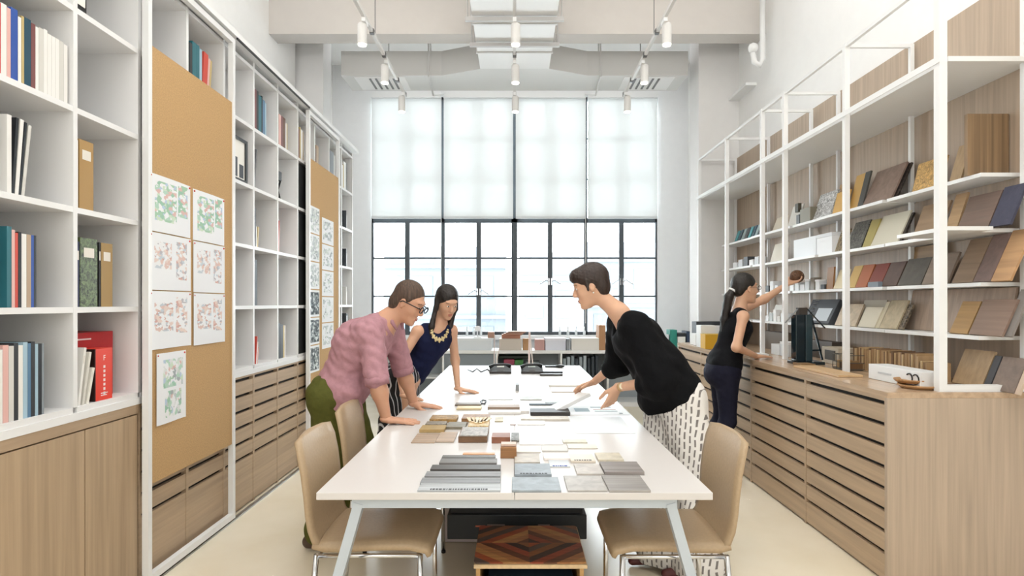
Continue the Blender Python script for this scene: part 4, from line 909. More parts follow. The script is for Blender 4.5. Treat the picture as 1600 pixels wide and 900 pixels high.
def cbox(pl, pr, yt, yb, Y, dpt, c, label, name='box', cat='box', kind='plain', lid=None, base=CZ):
    xa, xb = (pl-CX)*Y/F, (pr-CX)*Y/F; h = (yb-yt)*Y/F
    t = thing(name, label, cat, ((xa+xb)/2, Y+dpt/2, base)); 
    obj('body', MB().box(xa, xb, Y, Y+dpt, base+.0006, base+h*(1 if not lid else .8)), mat(c, kind), t, bevel=.003)
    if lid: obj('lid', MB().box(xa-.004, xb+.004, Y-.004, Y+dpt+.004, base+h*.8, base+h), mat(lid), t, bevel=.002)
    return t
cbox(713, 768, 527, 546, 8.1, .35, '#dfe5e9', 'long white storage box on the credenza', lid='#e6ebee')
cbox(780, 815, 529, 547, 8.1, .3, '#cfc5ba', 'beige carton in the credenza middle')
cbox(817, 829, 529, 547, 8.12, .2, '#b98f64', 'brown kraft carton beside the beige carton')
cbox(836, 851, 530, 547, 8.12, .25, '#caa19b', 'dusty pink box on the credenza')
cbox(852, 884, 527, 546, 8.1, .3, '#dfe2ec', 'lavender white box on the credenza', lid='#e8e9f2')
cbox(885, 890, 527, 545, 8.1, .25, '#8b9096', 'thin grey folder beside the lavender white box', 'folder', 'folder')
cbox(893, 936, 525, 544, 8.1, .3, '#e9e6e0', 'white carton with small prints at the credenza right')
cbox(936, 946, 505, 544, 8.12, .3, '#b88a62', 'upright brown kraft box by the woman in black')
t_ = cbox(762, 772, 518, 527, 8.15, .15, '#b08a78', 'small brown box on the long white box', base=CZ+.166)
cbox(784, 813, 524, 529, 8.12, .2, '#a5705a', 'flat red brown box stack on the beige carton', base=CZ+.158)
for k in range(4): boxy('sample_plank', '%s reddish plank from the bottom of the pile on the credenza' % ORD[k], 'plank', -.18+.03*k, .10+.02*k, 8.14, 8.3, CZ+.203+.014*k, CZ+.215+.014*k, ['#a5705a', '#c9a28c', '#8a5a4a', '#d9c2b0'][k], 'woodx', grp='planks on the credenza')
for k in range(7):
    Y = 8.11; x = (840+14*k-CX)*Y/F if k > 2 else (722+12*k-CX)*Y/F
    t = thing('model_bottle', 'small clear white bottle, %s from the left on the window board' % ORD[k], 'bottle', (x, WY-.06, .92), 'small bottles on the window board')
    obj('bottle_body', MB().lathe((x, WY-.06, .9205), [(.02, 0), (.02, .06), (.007, .08), (.007, .11)], 12), mat('#e6eaeb', 'plain', .2), t, smooth=True); obj('cap', MB().lathe((x, WY-.06, 1.0305), [(.009, 0), (.009, .02)], 10), STEELW, t)
t = thing('desk_lamp', 'small white lamp standing on the long white box', 'lamp', ((746-CX)*8.2/F, 8.2, CZ+.167)); x = t.location.x; z = CZ+.168
obj('base', MB().lathe((x, 8.2, z), [(.06, 0), (.055, .015)], 18), STEELW, t); obj('stem', MB().tube([(x, 8.2, z+.015), (x, 8.2, z+.10)], .01), STEELW, t); obj('shade', MB().lathe((x, 8.2, z+.09), [(.05, 0), (.03, .07)], 18), STEELW, t)
# slatted wooden model leaning in front of the credenza middle
t = thing('white_board_model', 'tall pale pinkish upright strip standing on the table end', 'model', ((829-CX)*6.3/F, 6.3, TZ)); x = t.location.x
obj('strip', MB().bar((x-.015, 6.33, TZ+.001), (x-.01, 6.33, TZ+.365), .05, .02), mat('#dcc9c2'), t); obj('strip', MB().bar((x+.025, 6.31, TZ+.001), (x+.0, 6.31, TZ+.30), .03, .012), mat('#e6dcd6'), t)
obj('foot', MB().box(x-.05, x+.05, 6.28, 6.36, TZ+.0006, TZ+.01), mat('#e6dcd6'), t)
t = thing('wire_stand', 'thin pale upright wire stand on the far left of the table', 'stand', ((772-CX)*6.3/F, 6.3, TZ)); x = t.location.x
obj('rod', MB().tube([(x, 6.3, TZ+.01), (x+.005, 6.3, TZ+.34)], .006, 6).tube([(x+.015, 6.3, TZ+.01), (x+.07, 6.3, TZ+.25)], .004, 6), mat('#d6c8c2'), t); obj('foot', MB().box(x-.04, x+.05, 6.27, 6.33, TZ+.0006, TZ+.01), STEELW, t)
# jumble of bags and tools in the middle cubby
for k, (xa, xb, za, zb, c) in enumerate(((-.22, .05, .4005, .48, '#3f7a52'), (-.2, .15, .48, .55, '#8a9a94'), (.16, .35, .4005, .52, '#b9bfc2'), (.16, .35, .52, .60, '#6b7478'), (-.22, .2, .64, .68, '#22302c'), (-.15, -.0, .55, .63, '#b5536a'), (-.0, .12, .55, .62, '#5aa05a'))):
    boxy('packed_bag', ['flat green', 'wide grey green', 'pale grey', 'dark grey', 'long black', 'small pink', 'small green'][k]+' bundle in the middle credenza cubby', 'bundle', xa, xb, CY0+.04+.02*k, CY0+.34, za, zb, c, bevel=.012, grp='bundles in the credenza')
# things at the right end of the credenza
cbox(1047, 1058, 508, 540, 8.1, .2, '#2c8c7c', 'teal folder at the right end of the credenza', 'folder', 'folder')
cbox(1059, 1071, 513, 540, 8.08, .25, '#ece9e1', 'white box with a black lid at the right end of the credenza', lid='#25282b')
cbox(1073, 1078, 510, 540, 8.08, .25, '#2b3950', 'dark blue binder at the right end of the credenza', 'binder', 'binder')
cbox(1080, 1086, 512, 540, 8.08, .25, '#c5cdd6', 'pale blue binder at the right end of the credenza', 'binder', 'binder')
cbox(1030, 1045, 516, 541, 8.08, .25, '#d6dadc', 'pale grey file box behind the back of the woman in black')
# ------------------------------------------------------------------ people: smooth implicit bodies turned into one mesh
def V3(p): return np.array(p, dtype=np.float32)
class Sdf:
    def __init__(s, k=.02): s.p = []; s.k = k
    def cap(s, a, b, ra, rb=None, n=None, f=1, k=None, op='u'):
        s.p.append(('cap', V3(a), V3(b), ra, ra if rb is None else rb, None if n is None else V3(n)/np.linalg.norm(n), f, s.k if k is None else k, op)); return s
    def chain(s, pts, rs, **kw):
        for i in range(len(pts)-1): s.cap(pts[i], pts[i+1], rs[i], rs[i+1], **kw)
        return s
    def ell(s, c, r, R=None, k=None, op='u'):
        s.p.append(('ell', V3(c), V3(r), np.eye(3, dtype=np.float32) if R is None else np.array(R, dtype=np.float32), s.k if k is None else k, op)); return s
    def mesh(s, h, off=(0, 0, 0), noise=None, fx=None):
        lo = np.full(3, 1e9); hi = -lo
        for p in s.p:
            if p[-1] != 'u': continue
            if p[0] == 'cap': R = max(p[3], p[4]); a = np.minimum(p[1], p[2])-R; b = np.maximum(p[1], p[2])+R
            else: R = p[2].max(); a = p[1]-R; b = p[1]+R
            lo = np.minimum(lo, a); hi = np.maximum(hi, b)
        lo -= 3*h+.01; hi += 3*h+.01
        n = np.ceil((hi-lo)/h).astype(int)+1; ax = [lo[i]+h*np.arange(n[i]) for i in range(3)]
        Fd = np.full(n, .5, dtype=np.float32)
        for p in s.p:
            k = p[-2]; m = .06+k
            if p[0] == 'cap': R = max(p[3], p[4]); a = np.minimum(p[1], p[2])-R-m; b = np.maximum(p[1], p[2])+R+m
            else: R = p[2].max(); a = p[1]-R-m; b = p[1]+R+m
            i0 = np.maximum(((a-lo)/h).astype(int), 0); i1 = np.minimum(((b-lo)/h).astype(int)+2, n)
            if (i1 <= i0).any(): continue
            X, Y, Z = np.meshgrid(*[ax[i][i0[i]:i1[i]].astype(np.float32) for i in range(3)], indexing='ij')
            if p[0] == 'cap':
                A, B = p[1], p[2]; d = B-A; L2 = max(float(d@d), 1e-9)
                qx, qy, qz = X-A[0], Y-A[1], Z-A[2]; t = np.clip((qx*d[0]+qy*d[1]+qz*d[2])/L2, 0, 1)
                qx -= t*d[0]; qy -= t*d[1]; qz -= t*d[2]
                if p[5] is not None:
                    e = (qx*p[5][0]+qy*p[5][1]+qz*p[5][2])*(p[6]-1); qx += e*p[5][0]; qy += e*p[5][1]; qz += e*p[5][2]
                D = np.sqrt(qx*qx+qy*qy+qz*qz)-(p[3]+(p[4]-p[3])*t)
            else:
                R_ = p[3]; q = np.stack([X-p[1][0], Y-p[1][1], Z-p[1][2]], -1)@R_; q1 = q/p[2]; k0 = np.sqrt((q1*q1).sum(-1)); k1 = np.sqrt(((q1/p[2])**2).sum(-1))+1e-9
                D = k0*(k0-1)/k1
            sl = tuple(slice(i0[i], i1[i]) for i in range(3)); C = Fd[sl]
            if p[-1] == 'u':
                hh = np.maximum(k-np.abs(C-D), 0)/k; Fd[sl] = np.minimum(C, D)-hh*hh*k*.25
            else:
                D = -D; hh = np.maximum(k-np.abs(C-D), 0)/k; Fd[sl] = np.maximum(C, D)+hh*hh*k*.25
        if noise or fx:
            X, Y, Z = np.meshgrid(*[a.astype(np.float32) for a in ax], indexing='ij', sparse=True)
            if noise:
                am, fr = noise; Fd += am*(np.sin(fr*X+1.3*np.sin(fr*.7*Z))*np.sin(fr*.9*Y+2*np.sin(fr*.5*Z+fr*.4*X))+.6*np.sin(fr*1.7*(Z+.4*X)+2*np.sin(fr*.6*Y)))
            if fx: Fd = fx(Fd, X, Y, Z)
        v, f = snets(Fd, lo, h); return v-np.array(off), f
def snets(Fd, lo, h):
    S_ = Fd < 0; n = np.array(Fd.shape); c = tuple(slice(0, k-1) for k in n)
    cnt = np.zeros(n-1, dtype=np.int8); cor = [(i, j, k) for i in (0, 1) for j in (0, 1) for k in (0, 1)]
    for i, j, k in cor: cnt += S_[i:n[0]-1+i, j:n[1]-1+j, k:n[2]-1+k]
    mask = (cnt > 0) & (cnt < 8); I, J, K = np.where(mask); idx = np.full(n-1, -1, dtype=np.int64); idx[mask] = np.arange(len(I))
    pos = np.zeros((len(I), 3)); num = np.zeros(len(I))
    for a in cor:
        for ax in range(3):
            if a[ax]: continue
            b = list(a); b[ax] = 1
            fa = Fd[I+a[0], J+a[1], K+a[2]]; fb = Fd[I+b[0], J+b[1], K+b[2]]; cr = (fa < 0) != (fb < 0)
            t = np.where(cr, fa/np.where(cr, fa-fb, 1), 0)
            p = np.tile(np.array(a, float), (len(I), 1)); p[:, ax] += t; pos += p*cr[:, None]; num += cr
    pos = pos/num[:, None]+np.stack([I, J, K], 1); v = np.array(lo)+pos*h
    fs = []
    for ax in range(3):
        sl0 = [slice(1, -1)]*3; sl1 = [slice(1, -1)]*3; sl0[ax] = slice(0, -1); sl1[ax] = slice(1, None)
        a = S_[tuple(sl0)]; b = S_[tuple(sl1)]; i, j, k = np.where(a != b); ins = a[i, j, k]
        o = [1, 1, 1]; o[ax] = 0; i = i+o[0]; j = j+o[1]; k = k+o[2]
        u, w_ = [(1, 2), (2, 0), (0, 1)][ax]; d = np.zeros((4, 3), int); d[0][u] = -1; d[0][w_] = -1; d[1][w_] = -1; d[3][u] = -1
        q = np.stack([idx[i+d[m][0], j+d[m][1], k+d[m][2]] for m in range(4)], 1)
        q[~ins] = q[~ins][:, ::-1]; fs.append(q)
    return v, np.concatenate(fs)
def smesh(name, parts, m, parent, label=None):
    vs = []; fs = []; n = 0
    for v, f in parts: vs.append(v); fs.append(f+n); n += len(v)
    v = np.concatenate(vs); f = np.concatenate(fs)
    me = bpy.data.meshes.new(name); me.vertices.add(len(v)); me.vertices.foreach_set('co', v.astype(np.float32).ravel())
    me.loops.add(f.size); me.loops.foreach_set('vertex_index', f.astype(np.int32).ravel()); me.polygons.add(len(f)); me.polygons.foreach_set('loop_start', np.arange(0, f.size, 4, dtype=np.int32)); me.update(calc_edges=True); me.validate()
    return place(name, me, m, parent, label, True)
def frame(f, up=(0, 0, 1)):
    f = np.array(f, float); f /= np.linalg.norm(f); s = np.cross(up, f); s /= np.linalg.norm(s); u = np.cross(f, s); return f, s, u   # forward, left, up
class Head:
    def __init__(s, c, f, roll=0, up=(0, 0, 1), sc=1):
        s.c = np.array(c, float); s.f, s.s, s.u = frame(f, up); s.R = np.stack([s.f, s.s, s.u], 1); s.sc = sc
    def w(s, p): return s.c+s.R@(np.array(p, float)*s.sc)
    def r(s, r): return tuple(x*s.sc for x in r)
def head_skin(S_, H, neck, nr=.055):
    w = H.w; e = lambda c, r, k=.012, op='u': S_.ell(w(c), H.r(r), H.R, k=k, op=op)
    e((-.012, 0, .035), (.092, .072, .088)); e((.022, 0, -.02), (.062, .058, .082), .03); e((.045, 0, -.078), (.034, .036, .032), .03)
    e((.066, 0, -.098), (.018, .021, .014), .015)                                # chin
    for y in (-1, 1): e((.045, y*.034, -.022), (.034, .022, .026), .02)          # cheeks
    e((.072, 0, .040), (.020, .046, .012), .014)                                 # brow
    for y in (-1, 1): e((.092, y*.030, .014), (.018, .018, .011), .010, 's')     # eye sockets
    for y in (-1, 1): e((.072, y*.030, .013), (.0125, .0145, .011), .004)        # eyeballs under lids
    S_.cap(w((.080, 0, .022)), w((.102, 0, -.018)), .008*H.sc, .0115*H.sc, k=.010); e((.094, 0, -.026), (.012, .017, .008), .008)
    for y in (-1, 1): e((-.004, y*.074, .000), (.016, .007, .030), .006); e((-.002, y*.079, .003), (.008, .004, .016), .004, 's')
    e((.082, 0, -.056), (.010, .023, .005), .005); e((.080, 0, -.066), (.010, .020, .006), .005); e((.094, 0, -.0610), (.008, .018, .0012), .003, 's')
    S_.cap(w((-.028, 0, -.045)), neck, nr, nr*1.1, k=.03)
def face_bits(H, root, lip, browc, eye='#1c1412'):
    w = H.w
    for y in (-1, 1):
        obj('eye', MB().ball(w((.0815, y*.030, .012)), H.r((.0055, .0120, .0050)), Matrix(H.R.tolist())), mat('#e9e2da', 'plain', .3), root, smooth=True)
        obj('iris', MB().ball(w((.0855, y*.030, .012)), H.r((.0030, .0052, .0048)), Matrix(H.R.tolist())), mat(eye, 'plain', .2), root, smooth=True)
        obj('eyebrow', MB().tube([w((.083, y*.014, .034)), w((.084, y*.030, .039)), w((.074, y*.047, .034))], [.0022, .0034, .0014], 6), mat(browc, 'hair'), root, smooth=True)
    obj('lips', MB().ball(w((.0865, 0, -.0565)), H.r((.0065, .0200, .0040)), Matrix(H.R.tolist())).ball(w((.0850, 0, -.0655)), H.r((.0070, .0170, .0050)), Matrix(H.R.tolist())), mat(lip, 'plain', .45), root, smooth=True)
def hand(wrist, d, pn, side, curl=.3, spread=.25, sc=1.0, thumb=.8, off=(0, 0, 0), curls=None):
    """wrist point, finger direction, palm normal (out of the palm); side +1/-1 puts the thumb on +/- of d x pn"""
    S_ = Sdf(.008); d = np.array(d, float); d /= np.linalg.norm(d); pn = np.array(pn, float); pn -= d*(pn@d); pn /= np.linalg.norm(pn); l = np.cross(d, pn)*side
    W = np.array(wrist, float); P = lambda a, b, c: W+(d*a+l*b+pn*c)*sc
    S_.cap(W-d*.006*sc, P(.012, 0, 0), .026*sc, .026*sc, n=pn, f=1.45, k=.012)
    for b, b2 in ((.022, .026), (.008, .010), (-.008, -.008), (-.020, -.024)): S_.cap(P(.012, b*.8, 0), P(.082-.005*abs(b2)*40*.2, b2, 0), .015*sc, .0115*sc, n=pn, f=1.15, k=.012)
    L_ = [.073, .082, .077, .060]; off_ = [.027, .0095, -.0085, -.0255]
    for i in range(4):
        c_ = curl if curls is None else curls[i]; a = 0; base = P(.082-.006*(i == 3)-.002*(i == 0), off_[i], 0); dirn = d+l*spread*(1.4-i)*.35; dirn /= np.linalg.norm(dirn); p = base; r_ = .0092-.0008*(i == 3)
        for j, fr in enumerate((.46, .30, .24)):
            a += c_*(1.0 if j else .6); v = dirn*math.cos(a)+pn*math.sin(a); q = p+v*L_[i]*fr*sc; S_.cap(p, q, r_*sc, (r_-.0009)*sc, k=.005); p = q; r_ -= .0009
    b0 = P(.020, .022, .006); v1 = d*.55+l*thumb+pn*.25; v1 /= np.linalg.norm(v1); p1 = b0+v1*.040*sc; v2 = d*.9+l*thumb*.35+pn*.25; v2 /= np.linalg.norm(v2); p2 = p1+v2*.030*sc; p3 = p2+v2*.024*sc
    S_.cap(b0, p1, .0145*sc, .0115*sc, k=.010); S_.cap(p1, p2, .0108*sc, .0098*sc, k=.004); S_.cap(p2, p3, .0098*sc, .0082*sc, k=.004)
    return S_.mesh(.0032, off)
def ring_cuff(mb, c, d, r, w_, th=.004):
    c = Vector(c); d = Vector(d).normalized(); q = d.to_track_quat('Z', 'Y').to_matrix().to_4x4(); M = Matrix.Translation(c) @ q; n = 20; vs = []
    for (rr, z) in ((r, -w_/2), (r+th, -w_/2), (r+th, w_/2), (r, w_/2)):
        for k in range(n): t = 2*math.pi*k/n; vs.append(M @ Vector((rr*math.cos(t), rr*math.sin(t), z)))
    fs = [(a*n+k, a*n+(k+1) % n, ((a+1) % 4)*n+(k+1) % n, ((a+1) % 4)*n+k) for a in range(4) for k in range(n)]
    return mb.add(vs, fs)
def shoe(mb_root, ankle, d, c, name='shoe'):
    d = np.array([d[0], d[1], 0], float); d /= np.linalg.norm(d); a = np.array([ankle[0], ankle[1], .045]); S_ = Sdf(.02)
    S_.cap(a-d*.05, a+d*.02, .038, .040); S_.cap(a+d*.02-np.array([0, 0, .005]), a+d*.16-np.array([0, 0, .018]), .038, .026, n=(0, 0, 1), f=1.2)
    S_.cap((a[0], a[1], .05), (a[0], a[1], .09), .036, .036)
    def fx(Fd, X, Y, Z): return np.maximum(Fd, .001-Z+0*X+0*Y)
    v, f = S_.mesh(.006, tuple(mb_root.location), fx=fx); o = smesh(name, [(v, f)], mat(c, 'plain', .5), mb_root); o.location = (0, 0, 0); return o
def body_part(name, sdfs, h, m, root, noise=None, fx=None, extra=(), label=None):
    L0 = tuple(root.location); parts = [s_.mesh(h, L0, noise, fx) for s_ in sdfs]+list(extra)
    o = smesh(name, parts, m, root, label); o.location = (0, 0, 0); return o
SKA = mat('#d3a184', 'skin', .5); SKB = mat('#dcae90', 'skin', .5)
TT = TZ+.001

# ---- man in the pink shirt
R_ = thing('person', 'man in glasses, pink shirt and olive trousers leaning both hands on the table', 'person', (-1.05, 3.5, 0)); O = tuple(R_.location)
H = Head((-.622, 3.49, 1.398), (.86, -.22, -.46))
hipN, hipF = (-1.06, 3.405, .87), (-1.04, 3.595, .87); chest = (-.87, 3.50, 1.17); shN, shF = (-.80, 3.315, 1.235), (-.76, 3.685, 1.235); neck = (-.76, 3.50, 1.29)
elN, elF = (-.755, 3.262, .985), (-.705, 3.745, .99); wrN, wrF = (-.712, 3.285, .778), (-.645, 3.79, .776)
kN, kF = (-1.06, 3.42, .47), (-.92, 3.63, .47); anN, anF = (-1.12, 3.39, .09), (-.98, 3.63, .09)
S1 = Sdf(.03)
head_skin(S1, H, neck, .056)
S1.cap((-1.02, 3.44, .92), (-1.02, 3.56, .92), .105, k=.05).cap((-1.02, 3.5, .92), chest, .10, .115, n=(0, 1, 0), f=.75, k=.05).cap(shN, shF, .055, k=.05).cap(chest, neck, .10, .06, k=.05)
for sh_, el, wr in ((shN, elN, wrN), (shF, elF, wrF)): S1.cap(sh_, el, .050, .044).cap(el, np.array(el)*.65+np.array(wr)*.35, .044, .043).cap(np.array(el)*.65+np.array(wr)*.35, wr, .043, .029)
for hp, kn, an in ((hipN, kN, anN), (hipF, kF, anF)): S1.cap(hp, kn, .082, .055).cap(kn, an, .052, .036)
hN = hand(wrN+np.array((.004, 0, -.018)), (.93, .22, -.13), (-.12, 0, -.99), 1, .05, .75, 1.12, off=O, curls=[.03, .03, .03, .03]); hF = hand(wrF+np.array((.004, 0, -.016)), (.97, .10, -.13), (-.12, 0, -.99), -1, .05, .35, 1.10, off=O)
body_part('body', [S1], .0072, SKA, R_, extra=[hN, hF])
face_bits(H, R_, '#b9776a', '#33261f')
hr = Sdf(.012); hr.ell(H.w((-.020, 0, .050)), (.094, .0775, .088), H.R).ell(H.w((-.060, 0, -.012)), (.056, .073, .082), H.R)
hr.ell(H.w((.098, 0, .0)), (.078, .090, .079), H.R, k=.012, op='s')
for y in (-1, 1): hr.cap(H.w((.018, y*.068, .04)), H.w((.016, y*.073, -.005)), .013, .006, k=.008)
for y in (-1, 1): hr.ell(H.w((.035, y*.085, -.035)), (.055, .035, .062), H.R, k=.01, op='s')
body_part('hair', [hr], .005, mat('#4a392e', 'hair', .6), R_, noise=(.0006, 260))
g = MB()
for y in (-1, 1):
    c = [H.w((.105, y*.033+.024*math.cos(a), .010+.0185*math.sin(a))) for a in [2*math.pi*k/16 for k in range(17)]]; g.tube(c, .0034, 6)
    g.tube([H.w((.103, y*.056, .016)), H.w((.06, y*.078, .018)), H.w((-.005, y*.082, .016)), H.w((-.020, y*.080, .002))], .0034, 6)
g.tube([H.w((.106, -.010, .014)), H.w((.110, 0, .017)), H.w((.106, .010, .014))], .002, 6)
obj('glasses', g, BLACKP, R_, smooth=True)
PINK = mat('#b98c95', 'cloth', .8)
s = Sdf(.03)
s.cap((-1.045, 3.43, .86), (-1.045, 3.57, .86), .128, k=.06).cap((-1.04, 3.5, .86), (-.90, 3.5, 1.15), .135, .142, n=(0, 1, 0), f=.72, k=.06).cap((-.90, 3.42, 1.17), (-.885, 3.58, 1.17), .135, k=.06)
s.cap((shN[0]-.025, shN[1]+.01, shN[2]+.01), (shF[0]-.02, shF[1]-.01, shF[2]+.01), .078, k=.06).cap(chest, (-.785, 3.5, 1.275), .12, .075, k=.05)
for sh_, el in ((shN, elN), (shF, elF)):
    e2 = tuple(np.array(sh_)+(np.array(el)-np.array(sh_))*.97); s.cap(sh_, e2, .073, .066, k=.04)
s.cap((-.93, 3.36, .90), (-.95, 3.64, .90), .075, k=.06)
s.cap((-.90, 3.36, .80), (-.865, 3.36, .74), .045, .018, k=.03)                     # shirt tail
def cutA(Fd, X, Y, Z):                                                               # open hem below
    return np.maximum(Fd, (.775-.35*(X+1.0))-Z-.12*np.exp(-((X+.87)**2+(Y-3.36)**2)/.004))
body_part('shirt', [s], .0075, PINK, R_, noise=(.0034, 58), fx=cutA)
for el, wr, sh_ in ((elN, wrN, shN), (elF, wrF, shF)):
    d = np.array(el)-np.array(sh_); obj('sleeve_cuff', ring_cuff(MB(), np.array(sh_)+d*1.04, d, .060, .045, .006), PINK, R_, smooth=True)
mb = MB()
mb.tube([H.w((.020, -.040, -.160)), H.w((-.015, -.066, -.130)), H.w((-.060, -.056, -.100)), H.w((-.088, 0, -.09)), H.w((-.060, .056, -.100)), H.w((-.015, .066, -.130)), H.w((.020, .040, -.160))], [.006, .014, .015, .015, .015, .014, .006], 8)
obj('collar', mb, PINK, R_, smooth=True)
tr_ = Sdf(.03)
tr_.cap(hipN, hipF, .125, k=.05)
for hp, kn, an in ((hipN, kN, anN), (hipF, kF, anF)): tr_.cap(hp, kn, .112, .085, k=.04).cap(kn, (an[0], an[1], .10), .083, .075, k=.03)
body_part('trousers', [tr_], .009, mat('#5a5c2c', 'cloth', .85), R_, noise=(.003, 38))
obj('belt', MB().tube([(-1.155, 3.38, .905), (-1.175, 3.5, .91), (-1.155, 3.62, .905)], .012, 6), mat('#3a2c20'), R_, smooth=True)
shoe(R_, anN, (1, 0), '#4a382c'); shoe(R_, anF, (1, .1), '#4a382c')

# ---- woman in the navy top
R_ = thing('person', 'long-haired woman in a navy sleeveless top and pale necklace behind the man in pink', 'person', (-.84, 4.46, 0)); O = tuple(R_.location)
H = Head((-.500, 4.40, 1.402), (.48, -.72, -.42), sc=.97)
neck = (-.565, 4.45, 1.25); chest = (-.62, 4.43, 1.09); shL, shR_ = (-.475, 4.50, 1.195), (-.705, 4.33, 1.195)
S1 = Sdf(.03); head_skin(S1, H, neck, .045)
elL, wrL = (-.455, 4.56, .965), (-.428, 4.475, .774); elR, wrR = (-.83, 4.24, .965), (-.765, 4.09, .782)
sx = np.array((.80, .59, 0))
S1.cap(shL, shR_, .042, k=.04).cap(chest, neck, .085, .05, k=.04).cap(chest, (-.76, 4.46, .88), .09, .08, k=.05).cap((-.80, 4.40, .84), (-.84, 4.53, .84), .10, k=.05)
for a, b_, c in ((shL, elL, wrL), (shR_, elR, wrR)): S1.cap(a, b_, .038, .031).cap(b_, c, .031, .021)
legs = (((-.80, 4.39, .82), (-.77, 4.36, .45), (-.84, 4.38, .08)), ((-.86, 4.54, .82), (-.84, 4.55, .45), (-.90, 4.56, .08)))
for hp, kn, an in legs: S1.cap(hp, kn, .075, .050).cap(kn, an, .048, .034)
hL = hand(np.array(wrL)+(.002, 0, -.016), (.96, -.22, -.13), (-.12, 0, -.99), -1, .05, .35, 1.0, off=O); hR = hand(np.array(wrR)+(.002, 0, -.016), (.85, -.45, -.13), (-.12, 0, -.99), 1, .04, .3, .92, off=O)
body_part('body', [S1], .0068, SKB, R_, extra=[hL, hR]); face_bits(H, R_, '#b8685f', '#1b1513')
hr = Sdf(.014); hr.ell(H.w((-.022, 0, .048)), (.098, .082, .090), H.R).ell(H.w((-.055, 0, .0)), (.060, .074, .080), H.R)
hr.ell(H.w((.104, .004, -.022)), (.082, .064, .088), H.R, k=.010, op='s')
hr.cap(H.w((-.02, -.078, .03)), H.w((.012, -.088, -.04)), .020, .018).cap(H.w((-.02, .078, .03)), H.w((.010, .086, -.05)), .020, .016)
hr.cap(H.w((.0, -.086, -.04)), (-.605, 4.34, 1.23), .016, .022).cap((-.605, 4.34, 1.23), (-.625, 4.33, 1.13), .022, .010)
hr.cap(H.w((.0, .084, -.05)), (-.485, 4.47, 1.23), .014, .022).cap((-.485, 4.47, 1.23), (-.485, 4.44, 1.14), .022, .010)
hr.cap(H.w((-.05, 0, -.03)), (-.56, 4.50, 1.19), .055, .045)
body_part('hair', [hr], .005, mat('#1d1613', 'hair', .45), R_, noise=(.0009, 210))
NAVY = mat('#1b2140', 'cloth', .8); s = Sdf(.03)
s.cap((-.665, 4.40, 1.13), (-.565, 4.47, 1.13), .095, k=.05).cap((-.62, 4.43, 1.09), (-.77, 4.46, .87), .110, .105, k=.05).cap((-.655, 4.365, 1.205), (-.52, 4.47, 1.205), .050, k=.04)
s.ell((-.555, 4.36, 1.255), (.06, .06, .075), k=.02, op='s')
body_part('top', [s], .007, NAVY, R_, noise=(.002, 45))
mb = MB(); rr = random.Random(4)
for k in range(15):
    a = -1.45+2.9*k/14; p = Vector((-.560, 4.375, 1.215))+Vector((.80, .59, 0))*(.068*math.sin(a))+Vector((-.15, -.28, -.9)).normalized()*(.085*math.cos(a))+Vector((.59*.2, -.8*.2, 0))*(.12+.25*math.cos(a)*.5)
    mb.ball(p, (.006+.004*(k % 2), .006, .010+.012*(k % 2)*max(0, math.cos(a))), Matrix.Rotation(a*.8, 3, Vector((.59, -.8, 0))), n=6, m=4)
obj('necklace', mb, mat('#e0cf9c', 'plain', .3), R_)
sk = Sdf(.03); sk.cap((-.815, 4.39, .87), (-.86, 4.54, .87), .118, .118, k=.05); sk.cap((-.845, 4.46, .84), (-.875, 4.46, .40), .135, .155, k=.05)
skirt = body_part('skirt', [sk], .009, None, R_, noise=(.004, 30))
